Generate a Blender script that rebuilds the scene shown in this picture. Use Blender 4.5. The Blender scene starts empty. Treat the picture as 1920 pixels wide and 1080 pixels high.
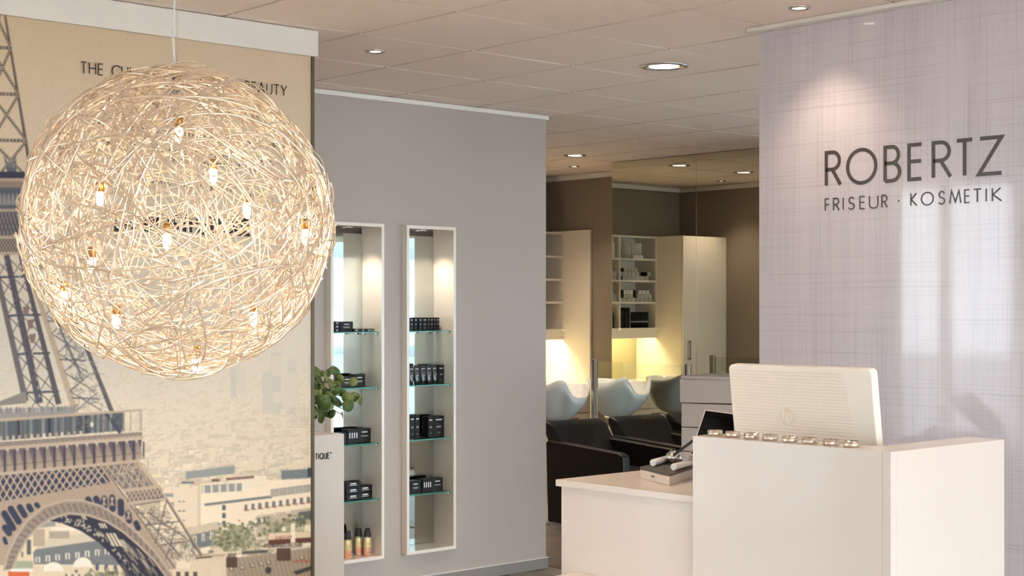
import bpy, bmesh, math, random
import numpy as np
from mathutils import Vector, Matrix, Euler
sc = bpy.context.scene
C = sc.collection
PI = math.pi
rnd = random.Random(7)

# ------------------------------------------------------------------ camera
F, CX, CY, YAW, EYE = 2830.1, 960.0, 577.26, 0.8321377, 1.555
cam_d = bpy.data.cameras.new('camera')
cam = bpy.data.objects.new('camera', cam_d)
C.objects.link(cam)
cam.location = (0, 0, EYE)
cam.rotation_euler = (PI / 2, 0, YAW - PI / 2)
cam_d.sensor_width = 36
cam_d.lens = 36 * F / 1920
cam_d.shift_y = (CY - 540) / 1920
cam_d.clip_start = 0.05
sc.camera = cam
# ------------------------------------------------------------------ world (overcast daylight), exposure
SKY = 11.0
world = bpy.data.worlds.new('World')
sc.world = world
world.use_nodes = True
wn = world.node_tree
bg = wn.nodes['Background']
bg.inputs['Color'].default_value = (0.86, 0.93, 1.0, 1)
bg.inputs['Strength'].default_value = SKY
sc.view_settings.view_transform = 'Standard'
sc.view_settings.look = 'None'
sc.view_settings.gamma = 1
sc.view_settings.use_curve_mapping = False
sc.view_settings.exposure = 0.55
try:
    sc.cycles.use_denoising = True
    sc.cycles.use_light_tree = False
    sc.cycles.max_bounces = 8
    sc.cycles.diffuse_bounces = 4
    sc.cycles.glossy_bounces = 5
    sc.cycles.transparent_max_bounces = 12
    sc.cycles.sample_clamp_indirect = 8
    sc.cycles.caustics_reflective = False
    sc.cycles.caustics_refractive = False
except Exception:
    pass
SPOT = 40.0        # power of a small warm ceiling spot, watts
BULB = 170.0        # radiance of the globe lamp's capsule bulbs
WARM = (1.0, 0.80, 0.60)

# ------------------------------------------------------------------ measuring helpers
cs, sn = math.cos(YAW), math.sin(YAW)
def ray(px, py):
    k, m = (px - CX) / F, (CY - py) / F
    return Vector((cs + sn * k, sn - cs * k, m))
def atx(px, py, X):
    r = ray(px, py); t = X / r.x
    return Vector((X, r.y * t, EYE + r.z * t))
def aty(px, py, Y):
    r = ray(px, py); t = Y / r.y
    return Vector((r.x * t, Y, EYE + r.z * t))
def atz(px, py, Z):
    r = ray(px, py); t = (Z - EYE) / r.z
    return Vector((r.x * t, r.y * t, Z))
def project(p):
    d = p[0] * cs + p[1] * sn
    if d < 0.05: return None
    return (CX + F * (p[0] * sn - p[1] * cs) / d, CY - F * (p[2] - EYE) / d)

# ------------------------------------------------------------------ materials
def lin(c):
    if isinstance(c, str):
        c = [int(c[i:i + 2], 16) / 255 for i in (0, 2, 4)]
    return tuple(((x + 0.055) / 1.055) ** 2.4 if x > 0.04045 else x / 12.92 for x in c)
MATS = {}
def mat(name, color='808080', rough=0.5, metal=0.0, var=0.04, scale=8.0, spec=0.5, coat=0.0, bump=0.0, bscale=60, emit=None, es=0.0, trans=0.0, stretch=None):
    if name in MATS: return MATS[name]
    m = bpy.data.materials.new(name)
    m.use_nodes = True
    nt = m.node_tree
    b = nt.nodes['Principled BSDF']
    c = lin(color)
    tc = nt.nodes.new('ShaderNodeTexCoord')
    src = tc.outputs['Object']
    if stretch:
        mp = nt.nodes.new('ShaderNodeMapping')
        mp.inputs['Scale'].default_value = stretch
        nt.links.new(src, mp.inputs['Vector']); src = mp.outputs['Vector']
    nz = nt.nodes.new('ShaderNodeTexNoise')
    nz.inputs['Scale'].default_value = scale
    nz.inputs['Detail'].default_value = 4
    nt.links.new(src, nz.inputs['Vector'])
    rp = nt.nodes.new('ShaderNodeMix'); rp.data_type = 'RGBA'
    rp.inputs[6].default_value = (*[x * (1 - var) for x in c], 1)
    rp.inputs[7].default_value = (*[min(1, x * (1 + var)) for x in c], 1)
    nt.links.new(nz.outputs['Fac'], rp.inputs[0])
    nt.links.new(rp.outputs[2], b.inputs['Base Color'])
    b.inputs['Roughness'].default_value = rough
    b.inputs['Metallic'].default_value = metal
    b.inputs['Specular IOR Level'].default_value = spec
    b.inputs['Coat Weight'].default_value = coat
    b.inputs['Coat Roughness'].default_value = 0.03
    b.inputs['Transmission Weight'].default_value = trans
    if emit is not None:
        b.inputs['Emission Color'].default_value = (*emit, 1)
        b.inputs['Emission Strength'].default_value = es
    if bump:
        bp = nt.nodes.new('ShaderNodeBump')
        n2 = nt.nodes.new('ShaderNodeTexNoise')
        n2.inputs['Scale'].default_value = bscale
        nt.links.new(src, n2.inputs['Vector'])
        bp.inputs['Strength'].default_value = bump
        bp.inputs['Distance'].default_value = 0.002
        nt.links.new(n2.outputs['Fac'], bp.inputs['Height'])
        nt.links.new(bp.outputs['Normal'], b.inputs['Normal'])
    MATS[name] = m
    return m

def glass_mat(name, tint, refl=0.08, rough=0.0):
    m = bpy.data.materials.new(name); m.use_nodes = True
    nt = m.node_tree
    for n in list(nt.nodes): nt.nodes.remove(n)
    o = nt.nodes.new('ShaderNodeOutputMaterial')
    t = nt.nodes.new('ShaderNodeBsdfTransparent'); t.inputs[0].default_value = (*tint, 1)
    g = nt.nodes.new('ShaderNodeBsdfGlossy'); g.inputs['Roughness'].default_value = rough
    ly = nt.nodes.new('ShaderNodeLayerWeight'); ly.inputs[0].default_value = .5
    pw = nt.nodes.new('ShaderNodeMath'); pw.operation = 'POWER'; pw.inputs[1].default_value = 5
    lw = nt.nodes.new('ShaderNodeMath'); lw.operation = 'MULTIPLY_ADD'; lw.inputs[1].default_value = .8; lw.inputs[2].default_value = refl / 2
    nt.links.new(ly.outputs['Facing'], pw.inputs[0]); nt.links.new(pw.outputs[0], lw.inputs[0])
    mx = nt.nodes.new('ShaderNodeMixShader')
    nt.links.new(lw.outputs[0], mx.inputs[0]); nt.links.new(t.outputs[0], mx.inputs[1]); nt.links.new(g.outputs[0], mx.inputs[2])
    nt.links.new(mx.outputs[0], o.inputs[0])
    MATS[name] = m
    return m

M_white = mat('white_gloss_laminate', 'D3C8BF', 0.3, coat=0.18, var=0.015, scale=3)
M_cream = mat('cream_gloss_front', 'EFE7DC', 0.18, coat=0.5, var=0.02, scale=4)
M_tile = mat('ceiling_tile_board', 'F5E6DB', 0.9, var=0.03, scale=40, bump=0.15, bscale=300, spec=0.1)
M_grid = mat('ceiling_grid_metal', '94877C', 0.6, var=0.02)
M_trimw = mat('white_painted_trim', 'EDE9E4', 0.5, var=0.01)
M_grey = mat('grey_wall_paint', 'B8ADA5', 0.5, var=0.02, scale=30, bump=0.1, bscale=400, spec=0.25)
M_taupe = mat('taupe_wall_paint', '91867B', 0.8, var=0.03, scale=30, bump=0.1, bscale=400, spec=0.2)
M_plaster = mat('pale_plaster', 'EDE6DC', 0.85, var=0.02)
M_floor = mat('grey_brown_floor', 'A3988E', 0.35, var=0.12, scale=6, stretch=(1, 6, 1))
M_plankA = mat('plank_grey_oak', '8D8177', 0.35, var=0.2, scale=5, stretch=(8, 1, 1))
M_base = mat('grey_baseboard', '8E8884', 0.45, var=0.08, scale=6)
M_mirror = mat('tinted_mirror', 'D5D4C4', 0.0, 1.0, var=0.0)
M_cmirror = mat('niche_mirror', 'C2C4BC', 0.0, 1.0, var=0.0)
M_chrome = mat('polished_chrome', 'DADADA', 0.08, 1.0, var=0.02)
M_steel = mat('brushed_steel', 'C8C6C2', 0.25, 1.0, var=0.05, stretch=(1, 1, 30))
M_alu = mat('dark_aluminium_profile', '77705F', 0.35, 0.8, var=0.05)
M_black = mat('black_leather', '1B1A1B', 0.38, var=0.15, scale=30, bump=0.12, bscale=200)
M_blackcard = mat('black_coated_card', '141417', 0.45, var=0.1, spec=.3)
M_blackmatt = mat('black_matt_card', '201E1D', 0.7, var=0.1)
M_slate = mat('dark_grey_board', '4A4441', 0.5, var=0.06)
M_print = mat('white_print', 'E8E8E6', 0.5, var=0.0)
M_bprint = mat('black_print', '241F1E', 0.5, var=0.0)
M_ceramic = mat('white_ceramic', 'EEF0F1', 0.12, coat=0.6, var=0.01)
M_plastic = mat('cream_white_plastic', 'F0E7DA', 0.35, var=0.01, coat=0.15)
M_greyfront = mat('pale_grey_drawer_front', 'CFC8C4', 0.5, var=0.02)
M_letter = mat('dark_brown_lettering', '4A403D', 0.35, var=0.02)
M_leafA = mat('eucalyptus_leaf_green', '48602A', 0.55, var=0.25, scale=12)
M_leafB = mat('eucalyptus_leaf_olive', '6C7B42', 0.6, var=0.25, scale=12)
M_stem = mat('brown_stem', '5E5238', 0.7)
M_wax = mat('cream_wax', 'F3EBDC', 0.5)
M_tin = mat('thin_aluminium_foil', 'E2D9CC', 0.18, 1.0, var=0.05)
M_wire = mat('champagne_aluminium_wire', 'F2E0CA', 0.28, 0.7, var=0.08, scale=15)
M_cable = mat('clear_cable', 'CFCBC6', 0.3, var=0.02)
M_brass = mat('brass_socket', 'B98A4A', 0.3, 0.9)
M_whitecard = mat('white_carton', 'D9D8D4', 0.5, var=0.03)
M_greycard = mat('pale_grey_carton', 'B9B8B2', 0.5, var=0.05)
M_olive = mat('olive_splash_panel', 'A39A78', 0.6, var=0.12, scale=14)
M_peach = mat('peach_lotion', 'E8A483', 0.2, var=0.04, coat=0.5)
M_straw = mat('straw_lotion', 'D6BE82', 0.2, var=0.04, coat=0.5)
M_pave = mat('pale_paving', 'A8A6A2', 0.8, var=0.1)
M_glass = glass_mat('clear_window_glass', (0.95, 0.98, 0.98))
M_screen = glass_mat('clear_screen_glass', (0.93, 0.95, 0.92))
M_shelfg = glass_mat('green_edge_shelf_glass', (0.72, 0.88, 0.82))
M_gedge = mat('green_glass_edge', '2F8F80', 0.1, var=0.05, coat=0.5)
M_bulb = mat('glowing_capsule', 'FFF4E4', 0.4, emit=(1.0, 0.72, 0.47), es=BULB)
M_lampdisc = mat('glowing_lamp_disc', 'FFF4E4', 0.4, emit=(1.0, 0.86, 0.68), es=9)
M_strip = mat('glowing_strip', 'FFF6D8', 0.4, emit=(1.0, 0.88, 0.55), es=7)

# ------------------------------------------------------------------ mesh helpers
class MB:
    def __init__(s): s.v = []; s.f = []; s.sm = []
    def add(s, vs, fs, smooth=False):
        n = len(s.v); s.v += [tuple(v) for v in vs]
        for f in fs: s.f.append([i + n for i in f]); s.sm.append(smooth)
        return s
    def box(s, x0, x1, y0, y1, z0, z1, T=None):
        vs = [Vector((x, y, z)) for z in (z0, z1) for y in (y0, y1) for x in (x0, x1)]
        if T: vs = [T @ v for v in vs]
        return s.add(vs, [(0, 2, 3, 1), (4, 5, 7, 6), (0, 1, 5, 4), (2, 6, 7, 3), (0, 4, 6, 2), (1, 3, 7, 5)])
    def prism(s, pts, z0, z1, T=None):
        n = len(pts)
        vs = [Vector((p[0], p[1], z)) for z in (z0, z1) for p in pts]
        if T: vs = [T @ v for v in vs]
        return s.add(vs, [tuple(range(n - 1, -1, -1)), tuple(range(n, 2 * n))] + [(i, (i + 1) % n, n + (i + 1) % n, n + i) for i in range(n)])
    def lathe(s, prof, n=24, T=None, cap0=True, cap1=True, smooth=True):
        vs = []; fs = []
        for r, z in prof:
            for i in range(n):
                a = 2 * PI * i / n
                v = Vector((r * math.cos(a), r * math.sin(a), z)); vs.append(T @ v if T else v)
        for j in range(len(prof) - 1):
            for i in range(n):
                fs.append((j * n + i, j * n + (i + 1) % n, (j + 1) * n + (i + 1) % n, (j + 1) * n + i))
        s.add(vs, fs, smooth)
        base = len(s.v) - len(vs)
        if cap0: s.f.append([base + i for i in range(n - 1, -1, -1)]); s.sm.append(False)
        if cap1: s.f.append([base + (len(prof) - 1) * n + i for i in range(n)]); s.sm.append(False)
        return s
    def tube(s, path, r, n=6, smooth=True):
        path = [Vector(p) for p in path]
        vs = []; fs = []
        up = None
        for i, p in enumerate(path):
            t = (path[min(i + 1, len(path) - 1)] - path[max(i - 1, 0)])
            if t.length < 1e-9: t = Vector((0, 0, 1))
            t.normalize()
            if up is None:
                up = t.cross(Vector((0.3, 0.1, 1)))
                if up.length < 1e-3: up = t.cross(Vector((1, 0, 0)))
            up = (up - t * up.dot(t))
            up.normalize()
            w = t.cross(up)
            rr = r[i] if isinstance(r, (list, tuple)) else r
            for k in range(n):
                a = 2 * PI * k / n
                vs.append(p + up * (rr * math.cos(a)) + w * (rr * math.sin(a)))
        L = len(path)
        for i in range(L - 1):
            for k in range(n):
                fs.append((i * n + k, i * n + (k + 1) % n, (i + 1) * n + (k + 1) % n, (i + 1) * n + k))
        s.add(vs, fs, smooth)
        b = len(s.v) - len(vs)
        s.f.append([b + k for k in range(n - 1, -1, -1)]); s.sm.append(False)
        s.f.append([b + (L - 1) * n + k for k in range(n)]); s.sm.append(False)
        return s
    def mesh(s, name):
        me = bpy.data.meshes.new(name)
        me.from_pydata(s.v, [], s.f)
        me.polygons.foreach_set('use_smooth', s.sm)
        me.update()
        return me
    def build(s, name, m, parent=None, bevel=0, segs=2, loc=None):
        me = s.mesh(name)
        if m: me.materials.append(m)
        return link(name, me, parent, bevel, segs, loc)
def link(name, me, parent=None, bevel=0, segs=2, loc=None):
    o = bpy.data.objects.new(name, me)
    C.objects.link(o)
    if parent:
        o.parent = parent
    if loc: o.location = loc
    if bevel:
        b = o.modifiers.new('bevel', 'BEVEL'); b.width = bevel; b.segments = segs; b.limit_method = 'ANGLE'; b.angle_limit = 0.6
        if bevel > 0.004:
            for p in me.polygons: p.use_smooth = True
            w = o.modifiers.new('wn', 'WEIGHTED_NORMAL'); w.keep_sharp = True
    return o
def tag(o, label, cat, group=None, kind=None):
    o['label'] = label; o['category'] = cat
    if group: o['group'] = group
    if kind: o['kind'] = kind
    return o
def empty(name, loc=(0, 0, 0), rz=0.0):
    o = bpy.data.objects.new(name, None); C.objects.link(o)
    o.empty_display_size = 0.05
    o.location = loc; o.rotation_euler = (0, 0, rz)
    return o
def struct(o, label=None, cat=None):
    o['kind'] = 'structure'
    if label: o['label'] = label
    if cat: o['category'] = cat
    return o
def copy_tree(o, parent=None):
    c = o.copy(); C.objects.link(c)
    if parent: c.parent = parent
    for ch in list(o.children): copy_tree(ch, c)
    return c
ORD = ['first', 'second', 'third', 'fourth', 'fifth', 'sixth', 'seventh', 'eighth', 'ninth', 'tenth', 'eleventh', 'twelfth']

# ------------------------------------------------------------------ stroke lettering (geometric sans)
def arc(cx, cy, rx, ry, a0, a1, n=18):
    return [(cx + rx * math.cos(math.radians(a0 + (a1 - a0) * i / n)), cy + ry * math.sin(math.radians(a0 + (a1 - a0) * i / n))) for i in range(n + 1)]
GL = {
 'A': (.74, [[(0, 0), (.37, 1), (.74, 0)], [(.14, .32), (.60, .32)]]),
 'B': (.50, [[(0, 0), (0, 1), (.24, 1)] + arc(.24, .76, .22, .24, 90, -90, 12) + [(0, .52)], [(.24, .52)] + arc(.24, .26, .26, .26, 90, -90, 12) + [(0, 0)]]),
 'C': (.72, [arc(.5, .5, .5, .5, 48, 312, 26)]),
 'E': (.44, [[(.44, 1), (0, 1), (0, 0), (.44, 0)], [(0, .52), (.42, .52)]]),
 'F': (.42, [[(.42, 1), (0, 1), (0, 0)], [(0, .52), (.40, .52)]]),
 'H': (.60, [[(0, 0), (0, 1)], [(.60, 0), (.60, 1)], [(0, .52), (.60, .52)]]),
 'I': (.02, [[(0, 0), (0, 1)]]),
 'K': (.55, [[(0, 0), (0, 1)], [(.50, 1), (.03, .50), (.55, 0)]]),
 'L': (.40, [[(0, 1), (0, 0), (.40, 0)]]),
 'M': (.86, [[(0, 0), (.14, 1), (.43, .12), (.72, 1), (.86, 0)]]),
 'O': (1.0, [arc(.5, .5, .5, .5, 0, 360, 36)]),
 'Q': (1.0, [arc(.5, .5, .5, .5, 0, 360, 36), [(.58, .32), (.98, -.04)]]),
 'R': (.52, [[(0, 0), (0, 1), (.23, 1)] + arc(.23, .74, .25, .26, 90, -90, 12) + [(0, .48)], [(.22, .48), (.52, 0)]]),
 'S': (.46, [arc(.24, .75, .21, .25, 25, 270, 16)[0:] + arc(.22, .25, .24, .25, 90, -155, 16)]),
 'T': (.54, [[(0, 1), (.54, 1)], [(.27, 0), (.27, 1)]]),
 'U': (.58, [[(0, 1), (0, .29)] + arc(.29, .29, .29, .29, 180, 360, 14) + [(.58, 1)]]),
 'Y': (.64, [[(0, 1), (.32, .46), (.64, 1)], [(.32, .46), (.32, 0)]]),
 'Z': (.60, [[(.04, 1), (.60, 1), (0, 0), (.60, 0)]]),
 '.': (.06, [[(0, .44), (.075, .44)]]),
 ' ': (.36, []),
}
def ribbon(mb, pts, w, place, closed=False, t=0.0015):
    """flat stroke of width w along pts; place(u, v, h) -> world"""
    pts = [Vector(p) for p in pts]
    q = [pts[0]]
    for p in pts[1:]:
        if (p - q[-1]).length > 1e-6: q.append(p)
    pts = q
    if len(pts) < 2: return
    if (pts[0] - pts[-1]).length < 1e-5: closed = True; pts = pts[:-1]
    n = len(pts); lo = []; hi = []
    for i in range(n):
        a = pts[i] - pts[i - 1] if (i > 0 or closed) else pts[1] - pts[0]
        b = pts[(i + 1) % n] - pts[i] if (i < n - 1 or closed) else a
        a = a.normalized(); b = b.normalized()
        m = (Vector((-a.y, a.x)) + Vector((-b.y, b.x)))
        if m.length < 1e-3: m = Vector((-a.y, a.x))
        m.normalize()
        k = 1 / max(0.35, m.dot(Vector((-a.y, a.x))))
        lo.append(pts[i] - m * (w / 2 * k)); hi.append(pts[i] + m * (w / 2 * k))
    vs = []
    for l, h in zip(lo, hi):
        vs += [place(l.x, l.y, 0), place(h.x, h.y, 0), place(l.x, l.y, t), place(h.x, h.y, t)]
    fs = []
    rng = range(n) if closed else range(n - 1)
    for i in rng:
        j = (i + 1) % n
        a, b = 4 * i, 4 * j
        fs += [(a + 2, b + 2, b + 3, a + 3), (a, b, b + 2, a + 2), (a + 1, a + 3, b + 3, b + 1)]
    if not closed:
        e = 4 * (n - 1)
        fs += [(0, 2, 3, 1), (e, e + 1, e + 3, e + 2)]
    mb.add(vs, fs)
def text_parts(s, u0, u1, v0, v1, place, m, parent, weight=0.12, track=0.2, t=0.0015):
    """string fitted between u0..u1 with cap height v0..v1; every letter is a part"""
    tot = sum(GL[c][0] for c in s) + track * (len(s) - 1)
    H = v1 - v0; kx = (u1 - u0 - weight * H) / tot
    u = u0 + weight * H / 2
    ww = weight * H
    for c in s:
        adv, strokes = GL[c]
        mb = MB()
        for i, st in enumerate(strokes):
            ribbon(mb, [(u + x * kx, v0 + ww / 2 + y * (H - ww)) for x, y in st], ww, lambda a_, b_, h_: place(a_, b_, h_), t=t * (1 + .15 * i))
        if strokes: P(mb.build('letter', m, parent))
        u += (adv + track) * kx
def P(o):      # keep world coordinates for parts under a placed empty
    o.matrix_parent_inverse = Matrix.Translation(-Vector(o.parent.location)) if o.parent.rotation_euler.z == 0 else o.parent.matrix_basis.inverted()
    return o

# ================================================================== STRUCTURE
CEIL = 2.7054
GX, GY, TS = 3.7911, 4.488, 0.625
YG, XG = 6.54, 6.23         # grey wall plane and its right end
XM = 8.60                   # mirror plane
XW, YF = 9.18, 9.65         # recess right wall, far wall
X0, Y0 = -3.2, -3.6         # street fronts behind the camera
XR = 4.933                  # sign panel plane
YM = 5.18                   # mural plane

# floor with planks where the camera sees it
floor = struct(MB().box(X0, XW + .2, Y0, YF + .2, -0.10, -0.008).build('floor', M_floor))
pl = MB().box(-0.098, 0.098, -0.598, 0.598, -0.008, 0.0).mesh('plank')
pl.materials.append(M_plankA)
for i in range(19):
    for j in range(4):
        x = 5.0 + i * 0.2; y = 5.2 + j * 1.2 + (i % 3) * 0.4
        if y + .6 > YF + .5 or x > XW - .1: continue
        if x - .1 < XG and y + .6 > YG: 
            if y > YG - .4: continue
        link('plank', pl, floor, loc=(x, y, 0))
# ceiling: grid plane + tiles
ceil = struct(MB().box(X0, XW + .2, Y0, YF + .2, CEIL + 0.012, CEIL + 0.1).build('ceiling', M_grid))
g = 0.0085
def tilemesh():
    h = TS / 2 - g
    return MB().prism([(-h, -h), (h, -h), (h, h), (-h, h)], 0, 0.012).mesh('ceiling_tile')
tm = tilemesh(); tm.materials.append(M_tile)
rest = MB(); ntile = 0
HOLES = []   # (x, y, r) recessed lamps get a cut-out ring covered by their trim
for i in range(-12, 10):
    for j in range(-14, 10):
        x = GX + (i + .5) * TS; y = GY + (j + .5) * TS
        if x < X0 or y < Y0 or x > XW + .2 or y > YF + .2: continue
        ok = False
        for dx in (-1, 0, 1):
            for dy in (-1, 0, 1):
                p = project((x + dx * TS / 2, y + dy * TS / 2, CEIL))
                if p and -20 < p[0] < 1940 and -20 < p[1] < 400: ok = True
        if y > YG + .4 and x < XG - .4: ok = False
        if ok:
            link('ceiling_tile', tm, ceil, loc=(x, y, CEIL)); ntile += 1
        else:
            h = TS / 2 - g
            rest.box(x - h, x + h, y - h, y + h, CEIL, CEIL + .012)
o = rest.build('ceiling_tile_field', M_tile, ceil); o['kind'] = 'stuff'

# niches (display cabinets) : x ranges on the grey wall
NICHE = [(4.629, 4.981), (5.136, 5.488)]
NZ0, NZ1 = 0.20, 2.009
NF, NB = 6.494, 6.67
XGL = 0.30
wb = MB()
xs = [XGL] + [v for a in NICHE for v in (a[0] + .004, a[1] - .004)] + [XG]
for k in range(len(xs) - 1):
    if k % 2 == 0: wb.box(xs[k], xs[k + 1], YG, YG + .20, 0, CEIL)
    else:
        wb.box(xs[k], xs[k + 1], YG, YG + .20, 0, NZ0 + .004); wb.box(xs[k], xs[k + 1], YG, YG + .20, NZ1 - .004, CEIL)
        wb.box(xs[k], xs[k + 1], YG + .19, YG + .20, NZ0 + .004, NZ1 - .004)
wb.box(XG - .15, XG, YG + .2, YF, 0, CEIL)
struct(wb.build('wall_back', M_grey))
struct(MB().box(XGL, XG + .008, YG - .012, YG, 0, .062).build('baseboard_back', M_base))
struct(MB().box(XGL, XG + .012, YG - .012, YG - .0005, .0622, .066).build('trim_1', M_trimw))
struct(MB().box(XGL, XG + .002, YG - .022, YG, CEIL - .028, CEIL - .004).build('trim_2', M_trimw))
# recess: far wall, right wall, mirror block
struct(MB().box(XG - .15, XW + .2, YF, YF + .15, 0, CEIL).build('wall_far', M_taupe))
struct(MB().box(XG + .0005, XG + .006, YG + .06, YF - .001, .0, CEIL - .004).build('wall_recess', M_taupe))
# right wall with windows (behind the sign panel) and the block carrying the mirrors
wr = MB()
WY = [(-2.9, -.6), (0.0, 2.2), (2.6, 5.2)]
ys = [Y0] + [v for a in WY for v in a] + [YF]
for k in range(len(ys) - 1):
    if k % 2 == 0: wr.box(XW, XW + .2, ys[k], ys[k + 1], 0, CEIL)
    else: wr.box(XW, XW + .2, ys[k], ys[k + 1], 0, .25); wr.box(XW, XW + .2, ys[k], ys[k + 1], 2.3, CEIL)
struct(wr.build('wall_right', M_taupe))
struct(MB().box(XM + .012, XW, 5.60, 8.262, 0, CEIL).build('wall_mirror', M_taupe))
# crown strips of the recess
struct(MB().box(XW - .03, XW, 8.27, YF, CEIL - .045, CEIL - .004).build('trim_3', M_trimw))
struct(MB().box(XG + .006, XW - .03, YF - .03, YF, CEIL - .045, CEIL - .004).build('trim_4', M_trimw))
struct(MB().box(XG + .006, XG + .036, YG + .06, YF - .03, CEIL - .045, CEIL - .004).build('trim_5', M_trimw))
# street fronts
def glazing(n, axis, c, a0, a1, z0, z1, div, depth=.08):
    root = struct(empty('window_%d' % n, (0, 0, 0)))
    def bx(u0, u1, w0, w1, q0, q1, name, m):
        b = MB()
        if axis == 'Y': b.box(u0, u1, w0, w1, q0, q1)
        else: b.box(w0, w1, u0, u1, q0, q1)
        return b.build(name, m, root)
    h = depth / 2; fw = .06
    bx(a0, a1, c - h, c + h, z0, z0 + fw, 'window_frame', M_trimw); bx(a0, a1, c - h, c + h, z1 - fw, z1, 'window_frame', M_trimw)
    for k in range(div + 1):
        u = a0 + (a1 - a0 - fw) * k / div
        bx(u, u + fw, c - h, c + h, z0 + fw, z1 - fw, 'mullion', M_trimw)
    for k in range(div):
        u = a0 + (a1 - a0 - fw) * k / div + fw; u2 = a0 + (a1 - a0 - fw) * (k + 1) / div
        bx(u, u2, c - .006, c + .006, z0 + fw, z1 - fw, 'pane', M_glass)
    return root
glazing(1, 'Y', YG + .1, -2.1, XGL, 0, CEIL - .02, 2)
for k, (a, b) in enumerate(WY): glazing(2 + k, 'X', XW + .1, a, b, .25, 2.3, 2)
glazing(5, 'Y', Y0 + .1, X0 + .6, 2.0, .0, 2.3, 3)
glazing(6, 'Y', Y0 + .1, 2.5, 8.6, .0, 2.3, 4)
wf = MB().box(X0, X0 + .6, Y0, Y0 + .2, 0, CEIL).box(2.0, 2.5, Y0, Y0 + .2, 0, CEIL).box(X0 + .6, 2.0, Y0, Y0 + .2, 2.3, CEIL).box(2.5, 8.6, Y0, Y0 + .2, 2.3, CEIL).box(8.6, XW + .2, Y0, Y0 + .2, 0, CEIL)
struct(wf.build('wall_front', M_plaster))
wl = MB().box(X0 - .2, X0, Y0, YG + .2, 0, CEIL).box(X0, -2.1, YG, YG + .2, 0, CEIL)
struct(wl.build('wall_left', M_plaster))
struct(MB().box(-40, 50, -40, 50, -.3, -.15).build('ground', M_pave))
nb_ = empty('building', (17, 2, -.15)); struct(nb_)
M_fac = mat('blue_grey_facade', '6E8796', .8, var=.05)
P(MB().box(15, 19, -9, 11, -.15, 9).build('facade', M_fac, nb_))
for i in range(8):
    for j in range(3): P(MB().box(14.97, 15.0, -8 + i * 2.4, -6.8 + i * 2.4, .8 + j * 2.9, 2.5 + j * 2.9).build('window', mat('dark_far_glass', '4A5A66', .1), nb_))

# ================================================================== MURAL
mur = empty('mural_panel', (2.7, YM + .05, 0))
tag(mur, 'large printed wall panel of a hazy city with an iron lattice tower', 'mural')
MXL, MXR = 1.95, 3.590
P(MB().box(MXL, MXR, YM, YM + .10, 0.02, 2.5945).build('panel', mat('mural_board', 'DCC9AE', .6), mur))
P(MB().box(MXR, MXR + .014, YM - .008, YM + .10, 0.02, 2.5945).build('edge_profile', M_alu, mur))
pel = MB().box(MXL - .02, 3.619, 5.166, 5.30, 2.595, CEIL - .003).build('ceiling_pelmet', M_trimw, None, bevel=.002)
tag(pel, 'white pelmet board running under the ceiling above the printed city panel', 'pelmet')

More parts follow.
